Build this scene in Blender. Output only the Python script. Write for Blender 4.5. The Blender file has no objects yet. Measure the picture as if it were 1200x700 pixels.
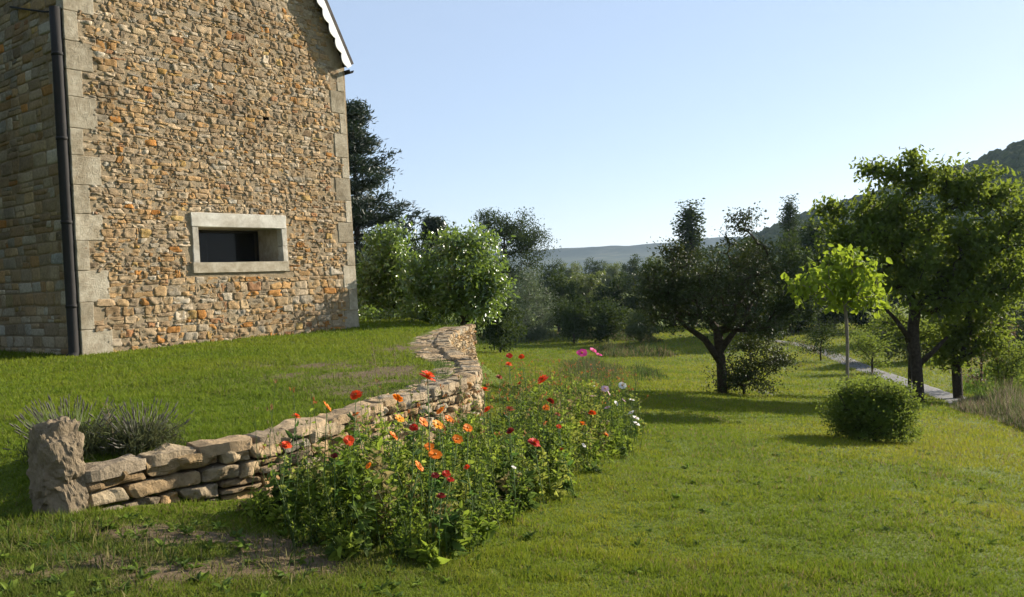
import bpy, bmesh, math, random
import numpy as np
from mathutils import Vector, Matrix

SC = bpy.context.scene
COL = SC.collection
rng = np.random.default_rng(7)
random.seed(7)
R = math.radians

# ------------------------------------------------------------------ camera
F = 1000.0
ROLL, PITCH = R(2.6), math.atan(22 / F)
EYE = np.array([0.0, 0.0, 1.6])
FW = np.array([0, math.cos(PITCH), -math.sin(PITCH)])
_r0 = np.array([1.0, 0, 0]); _u0 = np.cross(_r0, FW)
RT = _r0 * math.cos(ROLL) - _u0 * math.sin(ROLL)
UP = _r0 * math.sin(ROLL) + _u0 * math.cos(ROLL)
cd = bpy.data.cameras.new("camera"); cam = bpy.data.objects.new("camera", cd); COL.objects.link(cam)
cd.sensor_width = 36; cd.lens = 36 * F / 1200; cd.clip_start = 0.1; cd.clip_end = 12000
M = Matrix.Identity(4)
for i in range(3):
    M[i][0], M[i][1], M[i][2], M[i][3] = RT[i], UP[i], -FW[i], EYE[i]
cam.matrix_world = M
SC.camera = cam

# ------------------------------------------------------------------ sky, sun, exposure
SUN_AZ, SUN_EL = R(56), R(21)            # azimuth clockwise from +Y
w = bpy.data.worlds.new("World"); SC.world = w; w.use_nodes = True
nt = w.node_tree
bgn = nt.nodes["Background"]; sky = nt.nodes.new("ShaderNodeTexSky")
sky.sky_type = 'NISHITA'; sky.sun_disc = False
sky.sun_elevation = SUN_EL; sky.sun_rotation = SUN_AZ
sky.altitude = 200; sky.air_density = 1.0; sky.dust_density = 0.35; sky.ozone_density = 2.4
tn = nt.nodes.new('ShaderNodeMix'); tn.data_type = 'RGBA'; tn.blend_type = 'MULTIPLY'; tn.inputs[0].default_value = 1; tn.inputs[7].default_value = (1.05, .975, 1.02, 1)
nt.links.new(sky.outputs[0], tn.inputs[6])
hzm = nt.nodes.new('ShaderNodeMix'); hzm.data_type = 'RGBA'; hzm.inputs[0].default_value = .58; hzm.inputs[7].default_value = (3.35, 4.05, 5.0, 1)   # thin even high haze
nt.links.new(tn.outputs[2], hzm.inputs[6]); nt.links.new(hzm.outputs[2], bgn.inputs[0]); bgn.inputs[1].default_value = 0.076
sd = bpy.data.lights.new("sun", 'SUN'); so = bpy.data.objects.new("sun", sd); COL.objects.link(so)
sd.energy = 5.0; sd.angle = R(0.5); sd.color = (1.0, 0.91, 0.77)
sdir = Vector((math.sin(SUN_AZ) * math.cos(SUN_EL), math.cos(SUN_AZ) * math.cos(SUN_EL), math.sin(SUN_EL)))
so.rotation_euler = sdir.to_track_quat('Z', 'Y').to_euler()
vs = SC.view_settings
vs.view_transform = 'Standard'; vs.look = 'None'; vs.exposure = 1.27; vs.gamma = 1; vs.use_curve_mapping = False
SC.cycles.max_bounces = 8; SC.cycles.diffuse_bounces = 3; SC.cycles.glossy_bounces = 2
SC.cycles.transmission_bounces = 4; SC.cycles.transparent_max_bounces = 8; SC.cycles.volume_bounces = 0
SC.cycles.use_adaptive_sampling = True; SC.cycles.adaptive_threshold = 0.02
SC.cycles.sample_clamp_indirect = 4.0

# ------------------------------------------------------------------ numeric helpers
def ray(px, py): return FW + RT * (px - 600) / F - UP * (py - 350) / F
def W(px, py, d):
    r = ray(px, py); return EYE + r * (d / r[1])
def hash3(ix, iy, iz, s):
    h = (ix.astype(np.int64) * 374761393 + iy.astype(np.int64) * 668265263 + iz.astype(np.int64) * 2147483647 + s * 1274126177) & 0xffffffff
    h = ((h ^ (h >> 13)) * 1274126177) & 0xffffffff
    h = (h ^ (h >> 16)) & 0xffffffff
    return h / 4294967295.0
def vnoise(x, y, z=0.0, s=0):
    x, y, z = np.broadcast_arrays(np.asarray(x, float), np.asarray(y, float), np.asarray(z, float))
    ix, iy, iz = np.floor(x), np.floor(y), np.floor(z)
    fx, fy, fz = x - ix, y - iy, z - iz
    fx, fy, fz = [f * f * (3 - 2 * f) for f in (fx, fy, fz)]
    o = 0
    for a in (0, 1):
        for b in (0, 1):
            for c in (0, 1):
                wgt = (fx if a else 1 - fx) * (fy if b else 1 - fy) * (fz if c else 1 - fz)
                o = o + wgt * hash3(ix + a, iy + b, iz + c, s)
    return o * 2 - 1
def fbm(x, y, z=0.0, s=0, n=3):
    o, a, f = 0, 0.5, 1.0
    for k in range(n):
        o = o + a * vnoise(x * f, y * f, np.asarray(z) * f, s + k); a *= .5; f *= 2.03
    return o
def lin(c):
    return tuple((v / 12.92 if v <= .04045 else ((v + .055) / 1.055) ** 2.4) for v in c)

# ------------------------------------------------------------------ retaining wall path and terrain
ZT = 0.35                                # top of the coping
_wp = [(-3.17, 6.33), (-2.76, 6.9), (-2.2, 7.4), (-1.7, 8.5), (-1.33, 9.5), (-.84, 10.55), (-.59, 11.4), (-.5, 12.3), (-.62, 13.6), (-.95, 15.35),
       (-1.40, 18.3), (-1.50, 20.6), (-1.45, 22.2), (-1.12, 25.0)]
def catmull(P, step):
    P = [np.array(p, float) for p in P]
    P = [2 * P[0] - P[1]] + P + [2 * P[-1] - P[-2]]
    out = []
    for i in range(1, len(P) - 2):
        n = 24
        for t in np.arange(n) / n:
            p0, p1, p2, p3 = P[i - 1:i + 3]
            out.append(.5 * (2 * p1 + (p2 - p0) * t + (2 * p0 - 5 * p1 + 4 * p2 - p3) * t * t + (3 * p1 - p0 - 3 * p2 + p3) * t ** 3))
    out.append(P[-2]); out = np.array(out)
    s = np.r_[0, np.cumsum(np.hypot(*np.diff(out, axis=0).T))]
    q = np.linspace(0, s[-1], int(s[-1] / step) + 1)
    return np.c_[np.interp(q, s, out[:, 0]), np.interp(q, s, out[:, 1])], q
WP, WS = catmull(_wp, .1)
WLEN = WS[-1]
_t = np.gradient(WP, axis=0); _t /= np.hypot(*_t.T)[:, None]
_k = np.ones(9) / 9
_t = np.c_[np.convolve(np.pad(_t[:, 0], 4, 'edge'), _k, 'valid'), np.convolve(np.pad(_t[:, 1], 4, 'edge'), _k, 'valid')]
_t /= np.hypot(*_t.T)[:, None]
WN = np.c_[_t[:, 1], -_t[:, 0]]
def wall_at(u, off):
    x = np.interp(u, WS, WP[:, 0]); y = np.interp(u, WS, WP[:, 1])
    nx = np.interp(u, WS, WN[:, 0]); ny = np.interp(u, WS, WN[:, 1])
    return x + nx * off, y + ny * off
def cope_w(u): return np.interp(u, [0, 2.5, 5, 8, 11, 23], [.36, .42, .60, .72, .85, .95])
# terrace outline: middle of the wall, then round behind
_mid = np.array([wall_at(u, -.17) for u in WS[::3]]).reshape(-1, 2)
TPOLY = np.r_[[(-60, 8.0), (-20, 7.2), (-5.5, 6.75), (-3.75, 6.5)], _mid, [(-1.3, 26.2), (-2.2, 29.5), (-5, 33), (-12, 38), (-60, 60)]]
def in_poly(x, y, P):
    ins = np.zeros(x.shape, bool); n = len(P)
    for i in range(n):
        x0, y0 = P[i]; x1, y1 = P[(i + 1) % n]
        if y0 == y1: continue
        c = ((y0 > y) != (y1 > y)) & (x < (x1 - x0) * (y - y0) / (y1 - y0) + x0)
        ins ^= c
    return ins
def poly_dist(x, y, P, closed=True):
    d = np.full(x.shape, 1e9); n = len(P)
    for i in range(n if closed else n - 1):
        a = P[i]; b = P[(i + 1) % n]; ab = b - a
        t = np.clip(((x - a[0]) * ab[0] + (y - a[1]) * ab[1]) / (ab @ ab), 0, 1)
        d = np.minimum(d, np.hypot(x - a[0] - t * ab[0], y - a[1] - t * ab[1]))
    return d
def G(x, y):
    x = np.asarray(x, float); y = np.asarray(y, float)
    xc = np.where(x < -10, -10 + 6 * np.tanh((x + 10) / 6), x)
    p = .05 - .107 * xc - .065 * np.clip(y, -30, 400)
    p = np.clip(p, -60, 6); k = .6
    return k * np.log(np.exp(p / k) + np.exp(-4.3 / k))
def ter(x, y): return .27 + .006 * np.clip(y, 0, 40) - .0 * x
def H(x, y, micro=True):
    x = np.atleast_1d(np.asarray(x, float)); y = np.atleast_1d(np.asarray(y, float))
    g = G(x, y)
    if micro:
        a = np.clip(1.2 - np.hypot(x, y) / 90, 0, 1)
        g = g + a * (.05 * vnoise(x * .35, y * .35, 0, 3) + .02 * vnoise(x * 1.4, y * 1.4, 0, 4))
    near = (x > -62) & (x < 2) & (y > 4) & (y < 62)
    if near.any():
        xs, ys = x[near], y[near]
        ins = in_poly(xs, ys, TPOLY); d = poly_dist(xs, ys, TPOLY) * np.where(ins, 1, -1)
        dw = poly_dist(xs, ys, _mid, False)
        bw = np.clip(.07 + (dw - .15) * .9, .07, 1.6)
        m = np.clip(.5 + d / (2 * bw), 0, 1); m = m * m * (3 - 2 * m)
        t = .285 + (ter(xs, ys) - .285) * np.clip(dw / 3.5, 0, 1) + (.03 * vnoise(xs * .8, ys * .8, 0, 9) if micro else 0)
        g[near] = g[near] * (1 - m) + np.maximum(t, g[near]) * m
    return g
def hz(x, y): return float(H(x, y)[0])
def ground(px, py, flat=False):
    r = ray(px, py); d = np.exp(np.linspace(math.log(3), math.log(900), 3000))
    P = EYE[None] + r[None] * (d / r[1])[:, None]
    z = (G if flat else H)(P[:, 0], P[:, 1])
    i = np.argmax(P[:, 2] < z)
    return P[i]

# ------------------------------------------------------------------ object helpers
def link(name, me, mat=None, parent=None):
    o = bpy.data.objects.new(name, me); COL.objects.link(o)
    if mat is not None and hasattr(me, 'materials') and len(me.materials) == 0:
        for m in (mat if isinstance(mat, (list, tuple)) else [mat]): me.materials.append(m)
    if parent is not None: o.parent = parent
    return o
def tag(o, label=None, cat=None, group=None, kind=None):
    if label: o['label'] = label
    if cat: o['category'] = cat
    if group: o['group'] = group
    if kind: o['kind'] = kind
    return o
def empty(name, loc, label=None, cat=None, group=None, rz=0, scale=1):
    o = bpy.data.objects.new(name, None); COL.objects.link(o)
    o.empty_display_size = .2
    o.location = [float(v) for v in loc]; o.rotation_euler = (0, 0, rz); o.scale = (scale,) * 3
    return tag(o, label, cat, group)
def copy_tree(o, parent=None):
    c = o.copy(); COL.objects.link(c); c.parent = parent
    for ch in list(o.children): copy_tree(ch, c)
    return c
def np_mesh(name, V, faces, attrs=None, smooth=False, matidx=None):
    """V (n,3); faces list of (m,k) int arrays; attrs {name: per-face array (float or rgb)}"""
    me = bpy.data.meshes.new(name)
    V = np.asarray(V, np.float32)
    me.vertices.add(len(V)); me.vertices.foreach_set('co', V.ravel())
    faces = [np.asarray(f, np.int32) for f in faces if len(f)]
    li = np.concatenate([f.ravel() for f in faces]); tot = np.concatenate([np.full(len(f), f.shape[1], np.int32) for f in faces])
    st = np.r_[0, np.cumsum(tot)[:-1]].astype(np.int32)
    me.loops.add(len(li)); me.loops.foreach_set('vertex_index', li)
    me.polygons.add(len(tot)); me.polygons.foreach_set('loop_start', st); me.polygons.foreach_set('loop_total', tot)
    me.polygons.foreach_set('use_smooth', np.full(len(tot), bool(smooth)))
    if matidx is not None: me.polygons.foreach_set('material_index', np.asarray(matidx, np.int32))
    for k, a in (attrs or {}).items():
        a = np.asarray(a, np.float32)
        if a.ndim == 1:
            at = me.attributes.new(k, 'FLOAT', 'FACE'); at.data.foreach_set('value', a)
        else:
            at = me.attributes.new(k, 'FLOAT_COLOR', 'FACE'); at.data.foreach_set('color', np.c_[a, np.ones(len(a))].astype(np.float32).ravel())
    me.update(calc_edges=True); me.validate()
    return me
class Tubes:
    """tapered limbs, each a frustum chain"""
    def __init__(s, n=6): s.V = []; s.Fq = []; s.c = 0; s.n = n
    def chain(s, P, rad, cap=True):
        P = np.asarray(P, float); n = s.n; m = len(P)
        T = np.gradient(P, axis=0); T /= np.linalg.norm(T, axis=1)[:, None] + 1e-9
        ref = np.array([0.3, 0.9, 0.1]) if abs(T[0][2]) > .8 else np.array([0, 0, 1.0])
        A = np.cross(T, ref); A /= np.linalg.norm(A, axis=1)[:, None] + 1e-9
        B = np.cross(T, A)
        th = np.arange(n) * 2 * math.pi / n
        rad = np.broadcast_to(np.asarray(rad, float), (m,))
        ring = P[:, None] + rad[:, None, None] * (np.cos(th)[None, :, None] * A[:, None] + np.sin(th)[None, :, None] * B[:, None])
        s.V.append(ring.reshape(-1, 3))
        i = np.arange(m - 1)[:, None] * n; j = np.arange(n)[None]; k = (j + 1) % n
        q = np.stack([i + j, i + k, i + n + k, i + n + j], -1).reshape(-1, 4) + s.c
        s.Fq.append(q); s.c += m * n
        if cap:
            c0 = np.r_[P[:1], P[-1:]]; s.V.append(c0); e0, e1 = s.c, s.c + 1; s.c += 2
            base = s.c - 2 - m * n
            s.Fq.append(np.stack([np.full(n, e0), base + k[0], base + j[0], np.full(n, e0)], -1)[:, :3].repeat(1, 0).astype(int) if False else np.zeros((0, 4), int))
            top = base + (m - 1) * n
            s.tri = getattr(s, 'tri', [])
            s.tri.append(np.stack([np.full(n, e0), base + k[0], base + j[0]], -1))
            s.tri.append(np.stack([np.full(n, e1), top + j[0], top + k[0]], -1))
    def mesh(s, name, smooth=True):
        fs = [np.concatenate([f for f in s.Fq if len(f)])]
        if getattr(s, 'tri', None): fs.append(np.concatenate(s.tri))
        return np_mesh(name, np.concatenate(s.V), fs, smooth=smooth)
def box_bm(bm, x0, x1, y0, y1, z0, z1, bevel=0.0, jit=0.0):
    vs_ = [bm.verts.new((x, y, z)) for x in (x0, x1) for y in (y0, y1) for z in (z0, z1)]
    fs = [(0, 1, 3, 2), (4, 6, 7, 5), (0, 4, 5, 1), (2, 3, 7, 6), (0, 2, 6, 4), (1, 5, 7, 3)]
    fl = [bm.faces.new([vs_[i] for i in f]) for f in fs]
    if bevel > 0:
        es = list({e for f in fl for e in f.edges})
        bmesh.ops.bevel(bm, geom=es, offset=bevel, segments=2, profile=.6, affect='EDGES')
def bm_mesh(name, bm, smooth=False):
    bmesh.ops.recalc_face_normals(bm, faces=bm.faces[:])
    me = bpy.data.meshes.new(name); bm.to_mesh(me); bm.free()
    if smooth:
        for p in me.polygons: p.use_smooth = True
    return me

# ------------------------------------------------------------------ materials
def new_mat(name):
    m = bpy.data.materials.new(name); m.use_nodes = True
    n = m.node_tree; b = n.nodes['Principled BSDF']; return m, n, b
def N(n, t, **kw):
    x = n.nodes.new(t)
    for k, v in kw.items(): setattr(x, k, v)
    return x
def noise_node(n, scale, detail=4, rough=.6, coord=None):
    t = N(n, 'ShaderNodeTexNoise'); t.inputs['Scale'].default_value = scale; t.inputs['Detail'].default_value = detail; t.inputs['Roughness'].default_value = rough
    if coord is not None: n.links.new(coord, t.inputs['Vector'])
    return t
def ramp(n, fac, stops):
    r = N(n, 'ShaderNodeValToRGB'); e = r.color_ramp.elements
    while len(e) < len(stops): e.new(.5)
    for el, (p, c) in zip(e, stops): el.position = p; el.color = (*c, 1)
    n.links.new(fac, r.inputs[0]); return r
def leaf_mat(name, c1, c2, rough=.5, tl=.35, tcol=None, spec=.4):
    m, n, b = new_mat(name)
    a = N(n, 'ShaderNodeAttribute', attribute_name='rnd')
    r = ramp(n, a.outputs['Fac'], [(0.0, c1), (1.0, c2)])
    n.links.new(r.outputs[0], b.inputs['Base Color']); b.inputs['Roughness'].default_value = rough
    b.inputs['Specular IOR Level'].default_value = spec
    t = N(n, 'ShaderNodeBsdfTranslucent')
    if tcol is None: tcol = (c2[0] * 1.9 + .02, c2[1] * 1.9 + .02, c2[2] * .8)
    mx = N(n, 'ShaderNodeMix', data_type='RGBA', blend_type='MULTIPLY'); mx.inputs[0].default_value = .5
    t.inputs[0].default_value = (*tcol, 1)
    ms = N(n, 'ShaderNodeMixShader'); ms.inputs[0].default_value = tl
    n.links.new(b.outputs[0], ms.inputs[1]); n.links.new(t.outputs[0], ms.inputs[2])
    n.links.new(ms.outputs[0], n.nodes['Material Output'].inputs[0])
    return m
def tint_mat(name, tl=0.0, rough=.6, attr='tint', noise=0.0, nscale=20, bump=0.0, bscale=40, spec=.3, wear=False):
    m, n, b = new_mat(name)
    a = N(n, 'ShaderNodeAttribute', attribute_name=attr); out = a.outputs['Color']
    co = N(n, 'ShaderNodeTexCoord').outputs['Object']
    if noise > 0:
        t = noise_node(n, nscale, 6, .65, co)
        rp = ramp(n, t.outputs['Fac'], [(.25, (1 - noise,) * 3), (.75, (1 + noise * .6,) * 3)])
        mx = N(n, 'ShaderNodeMix', data_type='RGBA', blend_type='MULTIPLY'); mx.inputs[0].default_value = 1
        n.links.new(out, mx.inputs[6]); n.links.new(rp.outputs[0], mx.inputs[7]); out = mx.outputs[2]
    if wear:                                         # broad weathered and lime-washed areas
        t5 = noise_node(n, .8, 6, .62, co); r5 = ramp(n, t5.outputs['Fac'], [(.32, (.66, .64, .62)), (.5, (1, 1, 1)), (.68, (1.12, 1.13, 1.16))])
        m5 = N(n, 'ShaderNodeMix', data_type='RGBA', blend_type='MULTIPLY'); m5.inputs[0].default_value = 1
        n.links.new(out, m5.inputs[6]); n.links.new(r5.outputs[0], m5.inputs[7]); out = m5.outputs[2]
    n.links.new(out, b.inputs['Base Color']); b.inputs['Roughness'].default_value = rough; b.inputs['Specular IOR Level'].default_value = spec
    if bump > 0:
        t2 = noise_node(n, bscale, 8, .7, co); bp = N(n, 'ShaderNodeBump'); bp.inputs['Strength'].default_value = bump; bp.inputs['Distance'].default_value = .03
        n.links.new(t2.outputs['Fac'], bp.inputs['Height']); n.links.new(bp.outputs[0], b.inputs['Normal'])
    if tl > 0:
        t = N(n, 'ShaderNodeBsdfTranslucent'); n.links.new(out, t.inputs[0])
        ms = N(n, 'ShaderNodeMixShader'); ms.inputs[0].default_value = tl
        n.links.new(b.outputs[0], ms.inputs[1]); n.links.new(t.outputs[0], ms.inputs[2]); n.links.new(ms.outputs[0], n.nodes['Material Output'].inputs[0])
    return m
def noise_mat(name, c1, c2, scale=6, rough=.8, bump=.3, bscale=30, spec=.3, c3=None, vary=False):
    m, n, b = new_mat(name)
    co = N(n, 'ShaderNodeTexCoord').outputs['Object']
    t = noise_node(n, scale, 8, .65, co)
    st = [(.3, c1), (.7, c2)] if c3 is None else [(.25, c1), (.5, c2), (.75, c3)]
    r = ramp(n, t.outputs['Fac'], st); n.links.new(r.outputs[0], b.inputs['Base Color'])
    if vary:                                        # every block its own shade, with patches of weathering
        oi = N(n, 'ShaderNodeObjectInfo'); rv = ramp(n, oi.outputs['Random'], [(0, (.72, .70, .66)), (1, (1.1, 1.1, 1.1))])
        t4 = noise_node(n, 1.7, 7, .7, co); r4 = ramp(n, t4.outputs['Fac'], [(.35, (.62, .58, .52)), (.6, (1, 1, 1))])
        m1 = N(n, 'ShaderNodeMix', data_type='RGBA', blend_type='MULTIPLY'); m1.inputs[0].default_value = 1; m2 = N(n, 'ShaderNodeMix', data_type='RGBA', blend_type='MULTIPLY'); m2.inputs[0].default_value = 1
        n.links.new(r.outputs[0], m1.inputs[6]); n.links.new(rv.outputs[0], m1.inputs[7]); n.links.new(m1.outputs[2], m2.inputs[6]); n.links.new(r4.outputs[0], m2.inputs[7]); n.links.new(m2.outputs[2], b.inputs['Base Color'])
    b.inputs['Roughness'].default_value = rough; b.inputs['Specular IOR Level'].default_value = spec
    if bump:
        t2 = noise_node(n, bscale, 8, .7, co); bp = N(n, 'ShaderNodeBump'); bp.inputs['Strength'].default_value = bump; bp.inputs['Distance'].default_value = .03
        n.links.new(t2.outputs['Fac'], bp.inputs['Height']); n.links.new(bp.outputs[0], b.inputs['Normal'])
    return m
def plain(name, c, rough=.5, metal=0, spec=.4):
    return noise_mat(name, tuple(v * .85 for v in c), tuple(min(1, v * 1.12) for v in c), 9, rough, .05, 60, spec)

M_STONE = tint_mat('rubble_stone', rough=.92, noise=.42, nscale=17, bump=.9, bscale=45, spec=.08, wear=True)
M_DRY = tint_mat('dry_stone', rough=.95, noise=.40, nscale=11, bump=1.0, bscale=26, spec=.06, wear=True)
M_MORTAR = noise_mat('mortar', (.22, .168, .10), (.37, .29, .19), 7, .95, .9, 45, .08)
M_ASHLAR = noise_mat('dressed_limestone', (.36, .31, .225), (.52, .465, .36), 9, .92, .8, 34, .1, vary=True)
M_LINTEL = noise_mat('pale_limestone', (.52, .49, .42), (.70, .67, .59), 8, .9, .6, 44, .1, vary=True)
M_ROCK = noise_mat('standing_rock', (.075, .06, .04), (.20, .155, .10), 6, .95, .9, 16, .1, c3=(.14, .11, .075))
M_BARK = noise_mat('bark', (.022, .017, .012), (.065, .052, .038), 12, .95, .9, 22, .1)
M_BARKP = noise_mat('pale_bark', (.12, .10, .08), (.22, .19, .15), 14, .9, .5, 30, .15)
M_PIPE = noise_mat('dark_painted_metal', (.010, .009, .008), (.020, .016, .013), 5, .8, .05, 30, .4)
M_WHITE = noise_mat('white_paint', (.72, .72, .70), (.84, .83, .80), 8, .6, .1, 40, .3)
M_TILE = noise_mat('dark_roof_tile', (.03, .026, .024), (.07, .055, .045), 6, .8, .4, 12, .2)
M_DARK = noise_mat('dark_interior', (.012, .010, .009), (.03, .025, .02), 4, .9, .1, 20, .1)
M_STEM = noise_mat('green_stem', (.05, .09, .02), (.09, .14, .035), 20, .7, .1, 50, .2)
M_SOIL = noise_mat('soil', (.06, .042, .025), (.13, .09, .055), 8, .95, .7, 25, .1)

# ------------------------------------------------------------------ ground sheet
def axis(lo, hi, d0, d1, step, far, g=1.16):
    a = list(np.arange(d0, d1 + 1e-6, step))
    s = step; x = d1
    while x < hi: s = min(s * g, far); x += s; a.append(x)
    s = step; x = d0
    while x > lo: s = min(s * g, far); x -= s; a.insert(0, x)
    return np.array(a)
gx = axis(-3600, 3600, -7, 3, .11, 300); gy = axis(-300, 3600, 4.5, 30, .14, 300)
X, Y = np.meshgrid(gx, gy)
Z = H(X.ravel(), Y.ravel()).reshape(X.shape)
ii = np.arange(len(gy) - 1)[:, None] * len(gx) + np.arange(len(gx) - 1)[None]
gf = np.stack([ii, ii + 1, ii + 1 + len(gx), ii + len(gx)], -1).reshape(-1, 4)
m, n, b = new_mat('lawn_ground')
co = N(n, 'ShaderNodeTexCoord').outputs['Object']
t1 = noise_node(n, .55, 6, .6, co); t2 = noise_node(n, 9, 6, .7, co); t3 = noise_node(n, 60, 4, .7, co)
r1 = ramp(n, t1.outputs['Fac'], [(.3, (.075, .11, .014)), (.55, (.10, .135, .018)), (.8, (.14, .14, .03))])
r2 = ramp(n, t2.outputs['Fac'], [(.3, (.6, .6, .6)), (.7, (1.25, 1.2, 1.1))])
mx = N(n, 'ShaderNodeMix', data_type='RGBA', blend_type='MULTIPLY'); mx.inputs[0].default_value = 1
n.links.new(r1.outputs[0], mx.inputs[6]); n.links.new(r2.outputs[0], mx.inputs[7]); n.links.new(mx.outputs[2], b.inputs['Base Color'])
b.inputs['Roughness'].default_value = .9; b.inputs['Specular IOR Level'].default_value = .1
bp = N(n, 'ShaderNodeBump'); bp.inputs['Strength'].default_value = .6; bp.inputs['Distance'].default_value = .04
n.links.new(t3.outputs['Fac'], bp.inputs['Height']); n.links.new(bp.outputs[0], b.inputs['Normal'])
M_LAWN = m
n.links.new(mx.outputs[2], b.inputs['Base Color'])
at_ = N(n, 'ShaderNodeAttribute', attribute_name='bare'); mb = N(n, 'ShaderNodeMix', data_type='RGBA'); n.links.new(at_.outputs['Fac'], mb.inputs[0])
rs_ = ramp(n, t2.outputs['Fac'], [(.3, (.075, .052, .03)), (.7, (.17, .125, .075))])
n.links.new(mx.outputs[2], mb.inputs[6]); n.links.new(rs_.outputs[0], mb.inputs[7]); n.links.new(mb.outputs[2], b.inputs['Base Color'])
BARE = [tuple(ground(px, py)[:2]) + (sx, sy) for px, py, sx, sy in ((420, 436, 1.3, 1.1), (380, 428, 1.2, .6), (490, 408, .7, 1.6), (455, 452, .8, .8), (255, 632, .85, .32), (150, 628, .7, .28), (40, 655, .45, .3), (100, 672, .6, .25), (230, 662, .6, .2), (320, 655, .5, .3), (520, 402, .5, 1.5))]
def bareness(x, y):
    o = np.zeros(np.shape(x))
    for bx, by, sx, sy in BARE: o = o + np.exp(-((x - bx) / sx) ** 2 - ((y - by) / sy) ** 2)
    return np.clip(o * (.62 + 1.5 * fbm(x * 2.4, y * 2.4, 0, 107, 3)), 0, 1.0)
xc_, yc_ = X.ravel()[gf].mean(1), Y.ravel()[gf].mean(1)
tag(link('ground', np_mesh('ground', np.c_[X.ravel(), Y.ravel(), Z.ravel()], [gf], {'bare': np.clip(bareness(xc_, yc_) * 1.3, 0, 1)}, smooth=True), M_LAWN), kind='structure')

# garden path: a grey strip lying on the lawn
pts = [ground(x, y, True)[:2] for x, y in ((1150, 480), (1112, 466), (1068, 451), (1010, 431), (968, 414), (940, 405), (905, 400))]
pts = [2 * np.array(pts[0]) - pts[1]] + pts
PP, PS = catmull(pts, .5)
PT = np.gradient(PP, axis=0); PT /= np.hypot(*PT.T)[:, None]; PN = np.c_[PT[:, 1], -PT[:, 0]]
offs = np.linspace(-.62, .62, 7)
pv = PP[:, None] + PN[:, None] * offs[None, :, None] * (1 + .06 * vnoise(PS, PS * 0, 0, 5))[:, None, None]
pz = H(pv[..., 0].ravel(), pv[..., 1].ravel()) + .035 - .03 * (np.abs(np.tile(offs, len(PP))) > .6)
i = np.arange(len(PP) - 1)[:, None] * 7 + np.arange(6)[None]
tag(link('path', np_mesh('path', np.c_[pv.reshape(-1, 2), pz], [np.stack([i, i + 1, i + 8, i + 7], -1).reshape(-1, 4)], smooth=True),
         noise_mat('path_gravel', (.10, .097, .092), (.17, .165, .158), 3, .9, .5, 60, .2)), kind='structure')

# ------------------------------------------------------------------ hills
def skyline_right(px):
    return np.interp(px, [600, 760, 860, 900, 950, 1000, 1060, 1130, 1165, 1200, 1300, 1450, 1600, 2000, 3000], [4, 12, 28, 42, 60, 72, 88, 104, 118, 133, 150, 130, 100, 60, 40])
def hill_right(px, r):
    """height of the wooded ridge at bearing px, horizontal distance r"""
    rc = np.interp(px, [600, 900, 1200, 2000], [900, 680, 480, 420])
    hgt = skyline_right(px) / 1000 * rc / np.sqrt(1 + ((px - 600) / 1000) ** 2) + 1.6 - 5.0
    k = np.clip((r / rc - .42) / .58, 0, 1); k = k * k * (3 - 2 * k) * .35 + k * .65
    k2 = np.clip(1 - (r / rc - 1) * .5, .4, 1)
    return -5 + (hgt + 5.5) * k * k2
pxs = np.linspace(560, 3200, 260); fr = np.r_[np.linspace(.36, 1.0, 60), np.linspace(1.03, 1.9, 20)]
PX, FR = np.meshgrid(pxs, fr); rc = np.interp(PX, [600, 900, 1200, 2000], [900, 680, 480, 420])
RR = FR * rc; a = np.arctan((PX - 600) / 1000)
hx, hy = RR * np.sin(a), RR * np.cos(a)
hzv = hill_right(PX, RR) + 2.2 * fbm(hx / 25, hy / 25, 0, 31)
i = np.arange(len(fr) - 1)[:, None] * len(pxs) + np.arange(len(pxs) - 1)[None]
M_HILL = noise_mat('wooded_slope', (.018, .030, .009), (.05, .065, .02), .06, .95, .8, .25, .05)
tag(link('hill', np_mesh('hill', np.c_[hx.ravel(), hy.ravel(), hzv.ravel()], [np.stack([i, i + 1, i + 1 + len(pxs), i + len(pxs)], -1).reshape(-1, 4)], smooth=True), M_HILL), kind='structure')
# far plateau with a pale cliff band near its rim
pxs = np.linspace(-700, 1500, 420); rs = np.r_[np.linspace(1500, 2400, 18), np.linspace(2420, 2470, 8), np.linspace(2500, 3400, 8)]
PX, RR = np.meshgrid(pxs, rs); a = np.arctan((PX - 600) / 1000); hx, hy = RR * np.sin(a), RR * np.cos(a)
top = 87 + 5 * fbm(PX / 60, PX * 0, 0, 41) + np.interp(PX, [-700, 500, 640, 780, 1500], [10, 4, -6, 2, 30])
k = np.where(RR < 2400, ((RR - 1500) / 900) ** 1.3 * .74, np.where(RR < 2470, .74 + (RR - 2400) / 70 * .26, 1.0))
hzv = -6 + (top + 6) * np.clip(k, 0, 1) + 5 * fbm(hx / 60, hy / 60, 0, 43)
i = np.arange(len(rs) - 1)[:, None] * len(pxs) + np.arange(len(pxs) - 1)[None]
M_FAR = noise_mat('far_woodland', (.008, .014, .006), (.025, .036, .014), .012, .95, .5, .05, .05, c3=(.085, .085, .045))
tag(link('plateau', np_mesh('plateau', np.c_[hx.ravel(), hy.ravel(), hzv.ravel()], [np.stack([i, i + 1, i + 1 + len(pxs), i + len(pxs)], -1).reshape(-1, 4)], smooth=True), M_FAR), kind='structure')

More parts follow.
